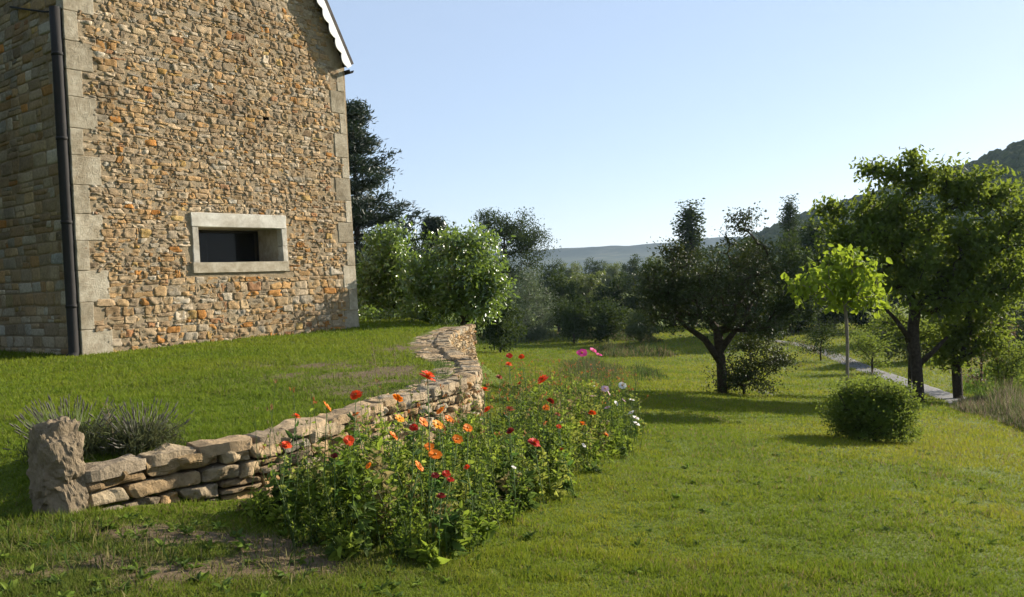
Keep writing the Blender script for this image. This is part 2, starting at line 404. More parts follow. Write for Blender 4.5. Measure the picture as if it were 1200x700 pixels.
# woodland crowns covering the right hillside (one mass)
def ico(sub):
    bm = bmesh.new(); bmesh.ops.create_icosphere(bm, subdivisions=sub, radius=1)
    v = np.array([x.co[:] for x in bm.verts]); f = np.array([[q.index for q in p.verts] for p in bm.faces]); bm.free(); return v, f
iv, jf = ico(2)
nC = 6500
cpx = rng.uniform(780, 1750, nC); cf = rng.uniform(.40, 1.06, nC) ** .8
crr = cf * np.interp(cpx, [600, 900, 1200, 2000], [900, 680, 480, 420]); ca = np.arctan((cpx - 600) / 1000)
cx, cy = crr * np.sin(ca), crr * np.cos(ca); cz = hill_right(cpx, crr)
cr = rng.uniform(2.0, 4.2, nC) * np.clip(crr / 450, .8, 1.25)
V = np.empty((nC, len(iv), 3))
for k in range(nC):
    d = 1 + .32 * vnoise(iv[:, 0] * 1.7 + k, iv[:, 1] * 1.7, iv[:, 2] * 1.7, 51) + .22 * vnoise(iv[:, 0] * 4 + k, iv[:, 1] * 4, iv[:, 2] * 4, 52) if k < 160 else d0[k % 160]
    if k < 160:
        if k == 0: d0 = []
        d0.append(d)
    V[k] = iv * d[:, None] * np.array([1, 1, 1.15]) * cr[k] + (cx[k], cy[k], cz[k] + cr[k] * .35)
Fc = (jf[None] + np.arange(nC)[:, None, None] * len(iv)).reshape(-1, 3)
rf = np.clip(rng.uniform(0, 1, nC)[:, None] + rng.normal(0, .12, (nC, len(jf))), 0, 1).ravel()
M_FOREST = leaf_mat('forest_canopy', (.016, .032, .008), (.055, .075, .018), .9, .05, spec=.02)
tag(link('hillside_forest', np_mesh('hillside_forest', V.reshape(-1, 3), [Fc], {'rnd': rf}), M_FOREST), kind='stuff',
    label='dense green woodland covering the steep hillside', cat='forest')

# ------------------------------------------------------------------ stone laying
def lay(cells, mapf, depth=.06, bulge=.03, rough=.012, gap=.008, rnd=.25, samples=(-1, -.93, -.62, 0, .62, .93, 1), seed=0, nfreq=9.0):
    """cells (N,4,2) corners (u,v) ccw; mapf(u,v,w)->xyz arrays. One pillow-faced irregular stone per cell."""
    C = np.asarray(cells, float); n = len(C); s = np.array(samples); k = len(s)
    r = np.random.default_rng(seed)
    A, B = np.meshgrid(s, s)                      # A along u, B along v
    q = rnd * r.uniform(.4, 1.3, n)[:, None, None]
    a = A[None] * np.sqrt(np.clip(1 - q * B[None] ** 6 * .5, .1, 1)); b = B[None] * np.sqrt(np.clip(1 - q * A[None] ** 6 * .5, .1, 1))
    p = (a + 1) / 2; t = (b + 1) / 2
    c0, c1, c2, c3 = [C[:, j, None, None, :] for j in range(4)]
    P = c0 * ((1 - p) * (1 - t))[..., None] + c1 * (p * (1 - t))[..., None] + c2 * (p * t)[..., None] + c3 * ((1 - p) * t)[..., None]
    ctr = C.mean(1)[:, None, None, :]
    wd = np.abs(C[:, 1, 0] - C[:, 0, 0])[:, None, None]; ht = np.abs(C[:, 3, 1] - C[:, 0, 1])[:, None, None]
    D = P - ctr; D[..., 0] *= np.clip(1 - 2 * gap / (wd + 1e-6), .3, 1); D[..., 1] *= np.clip(1 - 2 * gap / (ht + 1e-6), .3, 1)
    P = ctr + D
    u, v = P[..., 0], P[..., 1]
    edge = np.maximum(np.abs(A), np.abs(B))[None]
    out = r.uniform(-.4, 1.0, n)[:, None, None] * bulge
    tx = r.normal(0, .35, n)[:, None, None]; ty = r.normal(0, .35, n)[:, None, None]
    wv = out + bulge * (1 - edge ** 4) + bulge * (tx * A[None] + ty * B[None])
    off = r.uniform(0, 50, n)[:, None, None]
    wv = wv + rough * (1.5 * vnoise(u * nfreq, v * nfreq, off, 61) + .9 * vnoise(u * nfreq * 2.6, v * nfreq * 2.6, off, 62))
    u = u + .4 * rough * vnoise(u * nfreq * 1.5, v * nfreq * 1.5, off, 63) ; v = v + .4 * rough * vnoise(u * nfreq * 1.5, v * nfreq * 1.5, off, 64)
    ring = (edge >= .999)
    wv = np.where(ring, -depth, wv)
    x, y, z = mapf(u.ravel(), v.ravel(), wv.ravel())
    V = np.c_[x, y, z]
    i = (np.arange(k - 1)[:, None] * k + np.arange(k - 1)[None]).ravel()
    f = np.stack([i, i + 1, i + k + 1, i + k], -1)
    Fq = (f[None] + (np.arange(n) * k * k)[:, None, None]).reshape(-1, 4)
    return V, Fq, len(f)
def courses(u0, u1, v0, v1, hmin, hmax, lmin, lmax, wav, r, split=.25, lam=1.3):
    vs_ = [v0]
    while vs_[-1] < v1: vs_.append(vs_[-1] + r.uniform(hmin, hmax))
    def bd(k, u): return vs_[k] + wav * vnoise(u / lam, k * 7.3, 0, 71) + wav * .5 * vnoise(u / lam * 3, k * 3.1, 0, 72)
    cells = []
    for k in range(len(vs_) - 1):
        u = u0 - r.uniform(0, lmax); h = vs_[k + 1] - vs_[k]
        sl = 0
        while u < u1:
            l = r.uniform(lmin, lmax) * (.75 + .5 * h / hmax) * (1 if r.random() > .3 else .6)
            s2 = r.normal(0, .018); ue = u + l
            lo0, lo1 = u - sl, ue - s2; hi0, hi1 = u + sl, ue + s2
            a, b_, c, d = [(lo0, bd(k, lo0)), (lo1, bd(k, lo1)), (hi1, bd(k + 1, hi1)), (hi0, bd(k + 1, hi0))]
            if r.random() < split:
                f = r.uniform(.38, .62); f2 = f + r.normal(0, .06)
                m0 = (u, a[1] * (1 - f) + d[1] * f); m1 = (ue, b_[1] * (1 - f2) + c[1] * f2)
                cells += [[a, b_, m1, m0]]
                if r.random() < .5: cells += [[m0, m1, c, d]]
                else:
                    g = r.uniform(.35, .65); mm = (m0[0] * (1 - g) + m1[0] * g, m0[1] * (1 - g) + m1[1] * g); tt = (d[0] * (1 - g) + c[0] * g, d[1] * (1 - g) + c[1] * g)
                    cells += [[m0, mm, tt, d], [mm, m1, c, tt]]
            else: cells.append([a, b_, c, d])
            u = ue; sl = s2
    return np.array(cells)
def palette(r, n, cols, wts, jit=.13):
    c = np.array(cols)[r.choice(len(cols), n, p=np.array(wts) / sum(wts))]
    return np.clip(c * r.normal(1, jit, (n, 1)) * (1 + r.normal(0, .05, (n, 1)) * np.array([[1, 0, -1.4]])), .01, .8)

# ------------------------------------------------------------------ the house
A0 = np.array([-9.318, 18.412]); HZ = .36
UA = np.array([.6116, .7912]); SA = np.array([-UA[1], UA[0]])
HL, HD, EAVE = 7.93, 11.0, 7.75
house = empty('stone_house', (A0[0], A0[1], HZ), 'tall rubble stone house with pale corner stones and one long low window', 'house', rz=math.atan2(UA[1], UA[0]))
SL = 1.86                                     # roof rise per metre
HOLE = (5.13, 5.72)
def taper(u, z): return u * (1 - .0026 * z)
r = np.random.default_rng(3)
qz = [0]; k = 0
while qz[-1] < 8.6: qz.append(qz[-1] + r.uniform(.56, .72)); k += 1
qa = [(qz[i], qz[i + 1], (.64 if i % 2 == 0 else .31) * r.uniform(.85, 1.12), (.30 if i % 2 == 0 else .62) * r.uniform(.9, 1.1)) for i in range(len(qz) - 1)]
qb = [(qz[i], qz[i + 1], (.46 if i % 2 == 0 else .26) * r.uniform(.8, 1.25), .4) for i in range(len(qz) - 1)]
def keep_gable(c):
    u, z = c.mean(1).T
    ok = (z < EAVE - .15 + SL * np.minimum(u + .15, HL + .15 - u)) & (z < 9.8) & (z > -.2) & (u > 0) & (u < HL)
    for a, b, wl, _ in qa: ok &= ~((z > a) & (z < b) & (u < wl + .02))
    for a, b, wl, _ in qb: ok &= ~((z > a) & (z < b) & (u > HL - wl - .02))
    lo, hi = c.min(1), c.max(1)
    ok &= ~((np.abs(u - HOLE[0]) < .12) & (np.abs(z - HOLE[1]) < .11))
    for (a, b, z0, z1) in ((2.72, 5.58, 1.70, 3.22),):
        ok &= ~((hi[:, 0] > a + .04) & (lo[:, 0] < b - .04) & (hi[:, 1] > z0 + .04) & (lo[:, 1] < z1 - .04))
    return ok
lowc = courses(0, HL, -.2, 1.72, .12, .24, .15, .42, .045, r, .26); midc = courses(0, HL, 1.72, 9.9, .085, .18, .11, .36, .04, r, .34)
cells = np.concatenate([lowc, midc]); cells = cells[keep_gable(cells)]
SM = (-1, -.95, -.74, -.42, -.1, .22, .5, .78, .95, 1)
V, Fq, nf = lay(cells, lambda u, v, w_: (taper(u, v), -w_, v), depth=.05, bulge=.009, rough=.019, gap=.001, rnd=.6, samples=SM, seed=5, nfreq=11)
zc = cells.mean(1)[:, 1]; uc = cells.mean(1)[:, 0]
OCH = [(.36, .245, .125), (.39, .29, .165), (.33, .25, .155), (.38, .315, .22), (.28, .21, .13), (.46, .40, .30), (.39, .20, .065), (.33, .19, .10), (.43, .30, .12), (.30, .245, .17)]
c_up = palette(r, len(cells), OCH, [11, 17, 22, 18, 14, 10, 1.5, 1.5, 2, 8]); c_lo = palette(r, len(cells), OCH, [24, 17, 17, 11, 10, 8, 6, 4, 2, 5])
pl = np.clip(1.0 - (zc - .8 + .8 * vnoise(uc * .5, zc * .5, 0, 81)) / 3.2, 0.05, 1)
tint = np.where((r.random(len(cells)) < pl)[:, None], c_lo, c_up) * np.array([1.03, .955, .885])
gable = link('wall', np_mesh('gable_wall', V, [Fq], {'tint': np.repeat(tint, nf, 0)}, smooth=True), M_STONE, house)
# mortar bed with the window opening left free
def grid_sheet(u0, u1, v0, v1, mapf, keep, st=.05, amp=.012, seed=0):
    us = np.arange(u0, u1 + st * .5, st); vv = np.arange(v0, v1 + st * .5, st); U_, V_ = np.meshgrid(us, vv)
    w_ = amp * fbm(U_ * 9, V_ * 9, 0, seed, 3)
    x, y, z = mapf(U_.ravel(), V_.ravel(), w_.ravel())
    i = (np.arange(len(vv) - 1)[:, None] * len(us) + np.arange(len(us) - 1)[None]).ravel()
    f = np.stack([i, i + 1, i + 1 + len(us), i + len(us)], -1)
    uc_ = U_.ravel()[f].mean(1); vc_ = V_.ravel()[f].mean(1)
    return np.c_[x, y, z], f[keep(uc_, vc_)]
V, f = grid_sheet(0, HL, -.3, 16, lambda u, v, w_: (taper(u, v), -w_ + .001, v),
                  lambda u, v: (v < EAVE + np.minimum(SL * (HL / 2) - SL * .83 * (HL / 2 - u), SL * (HL - u))) & ~((u > 2.85) & (u < 5.5) & (v > 1.9) & (v < 3.0)) & ~((np.abs(u - HOLE[0]) < .10) & (np.abs(v - HOLE[1]) < .09)), seed=85)
link('mortar_bed', np_mesh('mortar_bed', V, [f], smooth=True), M_MORTAR, gable)
bm = bmesh.new(); box_bm(bm, HOLE[0] - .2, HOLE[0] + .2, .30, .34, HOLE[1] - .2, HOLE[1] + .2); link('hole_back', bm_mesh('hole_back', bm), M_DARK, gable)  # dark plate standing in for the shade inside the hole
# side wall, in shade
def keep_side(c):
    u, z = c.mean(1).T; ok = (z < EAVE + .9) & (z > -.2) & (u > 0) & (u < HD)
    for a, b, _, wl in qa: ok &= ~((z > a) & (z < b) & (u < wl + .02))
    return ok
cs = courses(0, HD, -.2, 8.7, .18, .34, .25, .7, .03, r, .22); cs = cs[keep_side(cs)]
V, Fq, nf = lay(cs, lambda u, v, w_: (-w_, u, v), depth=.05, bulge=.010, rough=.012, gap=.004, rnd=.5, seed=6)
Fq = Fq[:, ::-1]
side = link('wall', np_mesh('side_wall', V, [Fq], {'tint': np.repeat(palette(r, len(cs), OCH, [12, 16, 20, 22, 10, 14, 3, 2, 1, 6]), nf, 0)}, smooth=True), M_STONE, house)
V, f = grid_sheet(0, HD, -.3, 8.7, lambda u, v, w_: (.005 - w_, u, v), lambda u, v: u > -1, st=.12, seed=86)
link('mortar_bed', np_mesh('side_mortar', V, [f], smooth=True), M_MORTAR, side)
bm = bmesh.new(); box_bm(bm, HL - .30, taper(HL, 0) - .02, .05, HD, -.3, EAVE); link('wall', bm_mesh('far_side_wall', bm), M_MORTAR, house)
bm = bmesh.new(); box_bm(bm, .05, HL - .05, HD - .3, HD - .02, -.31, EAVE - .02); link('wall', bm_mesh('back_wall', bm), M_MORTAR, house)
def rough_box(name, x0, x1, y0, y1, z0, z1, mat, parent, bev=.018, sub=2, amp=.006, seed=0, label=None, tap=True):
    bm = bmesh.new(); box_bm(bm, x0, x1, y0, y1, z0, z1, bev)
    bmesh.ops.subdivide_edges(bm, edges=[e for e in bm.edges if e.calc_length() > .12], cuts=5, use_grid_fill=True)
    me = bm_mesh(name, bm)
    n_ = len(me.vertices); co_ = np.empty(n_ * 3, np.float32); me.vertices.foreach_get('co', co_); co_ = co_.reshape(-1, 3)
    for a in range(3): co_[:, a] += amp * vnoise(co_[:, 0] * 7, co_[:, 1] * 7, co_[:, 2] * 7, seed + a)
    if tap: co_[:, 0] = taper(co_[:, 0], co_[:, 2])
    me.vertices.foreach_set('co', co_.ravel()); me.update()
    return link(name, me, mat, parent)
for i, (a, b, wl, ws) in enumerate(qa):
    rough_box('corner_stone', -.014, wl, -.016 - .004 * (i % 2), ws, a + .006, b - .006, M_ASHLAR, house, .014, seed=100 + 3 * i)
for i, (a, b, wl, ws) in enumerate(qb):
    if b > EAVE + .1: break
    rough_box('corner_stone', HL - wl, HL + .010, -.015 - .004 * (i % 2), ws, a + .006, b - .006, M_ASHLAR, house, .014, seed=200 + 3 * i)
# window
win = rough_box('window', 2.755, 5.56, -.045, .30, 2.872, 3.215, M_LINTEL, house, .012, seed=300)      # lintel carries the name of the window
rough_box('sill', 2.73, 5.57, -.055, 1.2, 1.745, 2.0, M_ASHLAR, win, .012, seed=303)
rough_box('jamb', 2.765, 2.935, -.036, .18, 2.003, 2.43, M_LINTEL, win, .012, seed=306); rough_box('jamb', 2.775, 2.935, -.033, .18, 2.436, 2.868, M_LINTEL, win, .012, seed=309)
rough_box('jamb', 5.405, 5.56, -.036, .18, 2.003, 2.40, M_LINTEL, win, .012, seed=312); rough_box('jamb', 5.405, 5.565, -.034, .18, 2.406, 2.868, M_LINTEL, win, .012, seed=315)
rough_box('reveal', 2.80, 2.937, .181, 1.2, 1.9, 2.95, M_ASHLAR, win, .005, seed=318); rough_box('reveal', 5.403, 5.54, .181, 1.2, 1.9, 2.95, M_ASHLAR, win, .005, seed=321)
rough_box('reveal', 2.80, 5.54,   .303, 1.2, 2.874, 2.99, M_ASHLAR, win, .005, seed=324)
bm = bmesh.new()
for x0, x1, z0, z1 in ((2.937, 2.99, 2.0, 2.87), (5.35, 5.403, 2.0, 2.87), (2.99, 5.35, 2.815, 2.87), (2.99, 5.35, 2.0, 2.055)):
    box_bm(bm, x0, x1, 1.0, 1.05, z0, z1)
link('frame', bm_mesh('window_frame', bm), plain('dark_frame', (.03, .026, .024), .5), win)
mg, n, b = new_mat('window_glass'); b.inputs['Base Color'].default_value = (.02, .02, .02, 1); b.inputs['Roughness'].default_value = .03
tr = N(n, 'ShaderNodeBsdfTransparent'); ms = N(n, 'ShaderNodeMixShader'); b.inputs['Specular IOR Level'].default_value = .25; ms.inputs[0].default_value = .55
n.links.new(b.outputs[0], ms.inputs[1]); n.links.new(tr.outputs[0], ms.inputs[2]); n.links.new(ms.outputs[0], n.nodes['Material Output'].inputs[0])
bm = bmesh.new(); box_bm(bm, 2.98, 5.36, 1.018, 1.030, 2.05, 2.82); link('pane', bm_mesh('pane', bm), mg, win)
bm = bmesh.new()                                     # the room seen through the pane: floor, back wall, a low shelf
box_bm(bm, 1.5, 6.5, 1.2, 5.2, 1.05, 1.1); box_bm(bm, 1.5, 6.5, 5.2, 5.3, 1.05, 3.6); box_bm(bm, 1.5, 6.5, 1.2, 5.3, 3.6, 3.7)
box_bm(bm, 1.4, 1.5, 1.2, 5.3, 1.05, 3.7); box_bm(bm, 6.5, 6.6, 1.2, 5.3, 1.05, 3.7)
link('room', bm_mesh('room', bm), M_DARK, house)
rough_box('shelf', 3.0, 3.75, 1.25, 1.5, 1.1, 2.22, plain('pale_shelf', (.22, .20, .18), .7), win, .01, seed=330)
# roof: two slabs, barge boards with scalloped lower edge, gutter
OV, TH = .24, .17                                    # verge overhang
def roof_slab(sgn):
    bm = bmesh.new(); e = .42
    ue = (HL + .10) if sgn > 0 else -.10
    um = HL / 2; zt = EAVE + .02 + SL * (HL / 2)
    sl = SL if sgn > 0 else SL * .83              # the shaded slope is flatter, its eaves higher
    ze = zt - sl * abs(ue + sgn * 0.02 - um)
    nx, nz = sl * sgn / math.hypot(sl, 1), 1 / math.hypot(sl, 1)
    pts = [(ue, ze), (um, zt), (um, zt + TH / nz), (ue + nx * TH, ze + nz * TH)]
    f0 = [bm.verts.new((taper(p[0], p[1]), -OV, p[1])) for p in pts]; f1 = [bm.verts.new((taper(p[0], p[1]), HD + .15, p[1])) for p in pts]
    bm.faces.new(f0); bm.faces.new(f1[::-1])
    for i in range(4): bm.faces.new([f0[i], f1[i], f1[(i + 1) % 4], f0[(i + 1) % 4]])
    return bm_mesh('roof_slab', bm), ue, ze
for sgn in (1, -1):
    me, ue, ze = roof_slab(sgn); rf_ = link('roof', me, M_TILE, house)
    # barge board
    bm = bmesh.new(); um, zt = HL / 2, EAVE + .02 + SL * HL / 2
    L_ = math.hypot(ue - um, zt - ze); nS = 200
    dx, dz = (um - ue) / L_, (zt - ze) / L_; nx, nz = -dz * (1 if dx < 0 else -1), abs(dx)
    if dx > 0: nx = -dz
    else: nx = dz
    fr_, bk = [], []
    for i in range(nS + 1):
        s_ = L_ * i / nS - .02
        ph = (s_ % .42) / .42
        dep = .13 + .10 * abs(math.sin(math.pi * ph)) ** .8
        for lst, yy in ((fr_, -OV - .028), (bk, -OV - .002)):
            pt = (ue + dx * s_, ze + dz * s_)
            t0 = (pt[0] + nx * .03, pt[1] + nz * .03); t1_ = (pt[0] - nx * dep, pt[1] - nz * dep)
            lst.append((bm.verts.new((taper(t0[0], t0[1]), yy, t0[1])), bm.verts.new((taper(t1_[0], t1_[1]), yy, t1_[1]))))
    for i in range(nS):
        for lst in (fr_, bk): bm.faces.new([lst[i][0], lst[i][1], lst[i + 1][1], lst[i + 1][0]])
        bm.faces.new([fr_[i][1], bk[i][1], bk[i + 1][1], fr_[i + 1][1]]); bm.faces.new([fr_[i][0], fr_[i + 1][0], bk[i + 1][0], bk[i][0]])
    link('barge_board', bm_mesh('barge_board', bm), M_WHITE, rf_)
    tb = Tubes(10); gxp = ue + .10 * sgn; gz = ze - .10
    arc = [(gxp - .085 * math.cos(t) * -1 * 1, -OV + .02, gz - .085 * math.sin(t)) for t in np.linspace(0, math.pi, 9)]
    bm = bmesh.new(); prof = [(gxp + .085 * math.cos(t), gz - .085 * math.sin(t)) for t in np.linspace(-.15, math.pi + .15, 13)] + [(gxp + .068 * math.cos(t), gz - .068 * math.sin(t)) for t in np.linspace(math.pi + .1, -.1, 13)]
    f0 = [bm.verts.new((taper(p[0], 7.3), -OV + .06, p[1])) for p in prof]; f1 = [bm.verts.new((taper(p[0], 7.3), HD + .1, p[1])) for p in prof]
    for i in range(len(prof)): bm.faces.new([f0[i], f1[i], f1[(i + 1) % len(prof)], f0[(i + 1) % len(prof)]])
    for q in range(12): bm.faces.new([f0[q], f0[q + 1], f0[-q - 2], f0[-q - 1]])
    link('gutter', bm_mesh('gutter', bm, True), M_PIPE, rf_)
# down pipe on the side wall next to the corner
tb = Tubes(14)
px_, py_ = -.125, .105
tb.chain([(px_ + .0, py_, 7.5), (px_, py_, 6.0), (px_, py_, 2), (px_, py_, .12), (px_ - .05, py_ - .02, .02), (px_ - .16, py_ - .05, -.05)], .115)
pipe = link('downpipe', tb.mesh('downpipe'), M_PIPE, house)
for zz in (1.1, 2.9, 4.7, 6.5):
    tb = Tubes(14); tb.chain([(px_, py_, zz - .035), (px_, py_, zz + .035)], .126); tb.chain([(px_, py_, zz), (0.01, py_, zz)], .02)
    link('bracket', tb.mesh('bracket'), M_PIPE, pipe)
tb = Tubes(8); tb.chain([(-.05, .1, 7.42), (-.07, .7, 7.55), (-.07, 1.5, 7.78), (-.06, 2.4, 8.05)], .022)
link('cable', tb.mesh('cable'), M_PIPE, house)

# ------------------------------------------------------------------ retaining wall, boulder
rw = empty('retaining_wall', (WP[0][0], WP[0][1], hz(-3.3, 6.1)), 'low curving dry stone retaining wall edging the upper lawn', 'wall')
ox, oy, oz = rw.location
r = np.random.default_rng(11)
cw = np.concatenate([courses(0, 3.3, -1.9, ZT - .06, .10, .19, .26, .60, .03, r, .2, .9), courses(3.3, WLEN, -1.9, ZT - .06, .07, .15, .10, .34, .03, r, .25, .6)])
_m = cw.mean(1)[:, 0]; cw = cw[np.r_[_m[:0] > 0, np.ones(len(_m), bool)] & ~((_m > 3.0) & (_m < 3.3) & (np.abs(cw[:, 1, 0] - cw[:, 0, 0]) < .001))]
cw[..., 1] = np.minimum(cw[..., 1], ZT - .055)
uc, vc = cw.mean(1).T
gx_, gy_ = wall_at(uc, .1)
gz_ = G(gx_, gy_)
hh = cw[..., 1].max(1) - cw[..., 1].min(1)
cw = cw[(vc > gz_ - .18) & (uc > -.15) & (uc < WLEN) & (hh > .04)]
def map_wall(u, v, w_):
    x, y = wall_at(np.clip(u, 0, WLEN), w_ - .03 - .05 * (ZT - v)*0 + .03*vnoise(u*1.1, v*1.3, 0, 5)); return x - ox + np.minimum(u, 0) * .82, y - oy + np.minimum(u, 0) * .5, v - oz
V, Fq, nf = lay(cw, map_wall, depth=.16, bulge=.022, rough=.030, gap=.008, rnd=.32, samples=(-1, -.96, -.82, -.6, -.35, -.12, .12, .35, .6, .82, .96, 1), seed=12, nfreq=8)
DRY = [(.42, .30, .165), (.45, .34, .205), (.36, .255, .14), (.47, .385, .26), (.41, .24, .10), (.31, .23, .14)]
NEARC = [(.31, .235, .145), (.35, .275, .175), (.26, .195, .12), (.33, .225, .115)]   # browner tints for the near stones
link('stonework', np_mesh('stonework', V, [Fq], {'tint': np.repeat(palette(r, len(cw), DRY, [24, 24, 14, 20, 7, 10]) * np.interp(cw.mean(1)[:, 0], [2, 6], [0, 1])[:, None] + palette(r, len(cw), NEARC, [4, 3, 3, 2]) * np.interp(cw.mean(1)[:, 0], [2, 6], [1, 0])[:, None], nf, 0)}, smooth=False), M_DRY, rw)
# dark earth core behind the stones
us = np.arange(0, WLEN + .01, .1); vv = np.linspace(-2.1, ZT - .09, 10); U_, V_ = np.meshgrid(us, vv)
x, y = wall_at(U_.ravel(), np.full(U_.size, -.16)); i = (np.arange(len(vv) - 1)[:, None] * len(us) + np.arange(len(us) - 1)[None]).ravel()
link('core', np_mesh('core', np.c_[x - ox, y - oy, V_.ravel() - oz], [np.stack([i, i + 1, i + 1 + len(us), i + len(us)], -1)]), M_SOIL, rw)
# end face where the wall stops at the far end
# coping: flat stones laid across the top
cc = []
u = -.1
while u < WLEN:
    l = r.uniform(.32, .62) * (1 if u < 3 else .5); wq = float(cope_w(u))
    nrow = 1 if wq < .5 else 2
    cut = r.uniform(.4, .6)
    e0, e1 = r.uniform(-.02, .03, 2)
    if nrow == 1: cc.append([(u, -wq * r.uniform(.85, 1.1)), (u + l, -wq * r.uniform(.85, 1.1)), (u + l, e0), (u, e1)])
    else:
        cc.append([(u, -wq * cut), (u + l, -wq * cut), (u + l, e0), (u, e1)])
        sh = r.uniform(-.1, .1); wi = wq * r.uniform(.92, 1.12)
        cc.append([(u + sh, -wi), (u + l + sh, -wi), (u + l + sh, -wq * cut), (u + sh, -wq * cut)])
    u += l
cc = np.array(cc); tz = r.normal(0, .012, len(cc))
def map_cope(u, v, w_):
    x, y = wall_at(np.clip(u, 0, WLEN), v); return x - ox + np.minimum(u, 0) * .8, y - oy + np.minimum(u, 0) * .5, ZT - .02 + w_ - oz - .035 * (v < -.3) + .008 * vnoise(u * .7, v, 0, 3)
V, Fq, nf = lay(cc, map_cope, depth=.085, bulge=.007, rough=.016, gap=.002, rnd=.45, samples=(-1, -.97, -.86, -.6, -.3, 0, .3, .6, .86, .97, 1), seed=14, nfreq=7)
COP = [(.36, .275, .175), (.31, .25, .17), (.38, .305, .21), (.28, .23, .165)]
link('coping', np_mesh('coping', V, [Fq], {'tint': np.repeat(palette(r, len(cc), COP, [4, 4, 3, 3], .07) * np.array([1.04, .99, .92]), nf, 0)}, smooth=False), M_DRY, rw)

def boulder(name, loc, sx, sy, sz, mat, label, cat, seed, rz=0, tilt=0, flat=.75):
    bm = bmesh.new(); bmesh.ops.create_cube(bm, size=2)
    bmesh.ops.subdivide_edges(bm, edges=bm.edges[:], cuts=30, use_grid_fill=True)
    v = np.array([q.co[:] for q in bm.verts]); L_ = np.linalg.norm(v, axis=1)[:, None]
    v = v * (flat + (1 - flat) * 1.25 / L_)
    o_v = v; v = v * np.array([sx, sy, sz]) / .24
    d = 1 + .22 * vnoise(v[:, 0] * 1.1, v[:, 1] * 1.1, v[:, 2] * 1.3, seed) + .20 * vnoise(v[:, 0] * 2.6, v[:, 1] * 2.6, v[:, 2] * 2.6, seed + 1) - .10 * np.maximum(0, .35 - np.abs(vnoise(v[:, 0] * 2.2, v[:, 1] * 2.2, v[:, 2] * 2.8, seed + 5))) + .06 * vnoise(v[:, 0] * 5, v[:, 1] * 5, v[:, 2] * 5, seed + 2) + .05 * vnoise(v[:, 0] * 14, v[:, 1] * 14, v[:, 2] * 14, seed + 3)
    v = o_v * d[:, None] * (sx, sy, sz)
    v[:, 0] += tilt * (v[:, 2] + sz); v[:, 0] *= 1 - .12 * (v[:, 2] / sz); v[:, 2] = np.where(v[:, 2] > .75 * sz, .75 * sz + (v[:, 2] - .75 * sz) * .6, v[:, 2])
    for q, c in zip(bm.verts, v): q.co = c
    o = link(name, bm_mesh(name, bm, False), mat)
    o.location = loc; o.rotation_euler = (0, 0, rz); return tag(o, label, cat)
p = ground(62, 604)
boulder('standing_stone', (p[0], p[1] + .10, p[2] + .30),   .160, .15, .40, M_ROCK, 'upright rough brown stone standing at the near end of the low wall', 'stone', 401, rz=-.75, tilt=-.03, flat=.5)

# ------------------------------------------------------------------ leaves, trees
def leaf_geo(P, size, r, asp=.5, up=.0, droop=0.0, six=False, dirs=None):
    n = len(P); d = r.normal(size=(n, 3))
    if dirs is not None: d = d * .6 + dirs
    d[:, 2] -= droop; d /= np.linalg.norm(d, axis=1)[:, None]
    nn = r.normal(size=(n, 3)); nn[:, 2] += up
    s = np.cross(d, nn); s /= np.linalg.norm(s, axis=1)[:, None] + 1e-9
    nn = np.cross(s, d)
    L_ = (size * r.uniform(.65, 1.25, n))[:, None]; Wd = L_ * asp
    if not six:
        V = np.stack([P - d * L_ * .5, P + s * Wd * .5 + nn * L_ * .06, P + d * L_ * .5, P - s * Wd * .5 + nn * L_ * .06], 1).reshape(-1, 3)
        return V, [np.arange(n * 4).reshape(-1, 4)], 1
    bend = nn * L_
    V = np.stack([P, P + d * L_ * .35 + s * Wd * .5 + bend * .05, P + d * L_ * .35 - s * Wd * .5 + bend * .05, P + d * L_ * .35 - bend * .02,
                  P + d * L_ * .72 + s * Wd * .36 - bend * .02, P + d * L_ * .72 - s * Wd * .36 - bend * .02, P + d * L_ * .70 - bend * .08, P + d * L_ - bend * .22], 1).reshape(-1, 3)
    b = np.arange(n)[:, None] * 8
    tri = np.concatenate([b + np.array([[0, 3, 1]]), b + np.array([[0, 2, 3]]), b + np.array([[4, 6, 7]]), b + np.array([[6, 5, 7]])])
    quad = np.concatenate([b + np.array([[1, 3, 6, 4]]), b + np.array([[3, 2, 5, 6]])])
    return V, [tri, quad], None
def ell(r, e, shell=2.0):
    out = []
    for (cx, cy, cz, rx, ry, rz_, n) in e:
        d = r.normal(size=(n, 3)); d /= np.linalg.norm(d, axis=1)[:, None]
        out.append(np.array([cx, cy, cz]) + d * (r.random(n) ** (1 / shell) * r.uniform(.8, 1.22, n))[:, None] * (rx, ry, rz_))
    return np.concatenate(out)
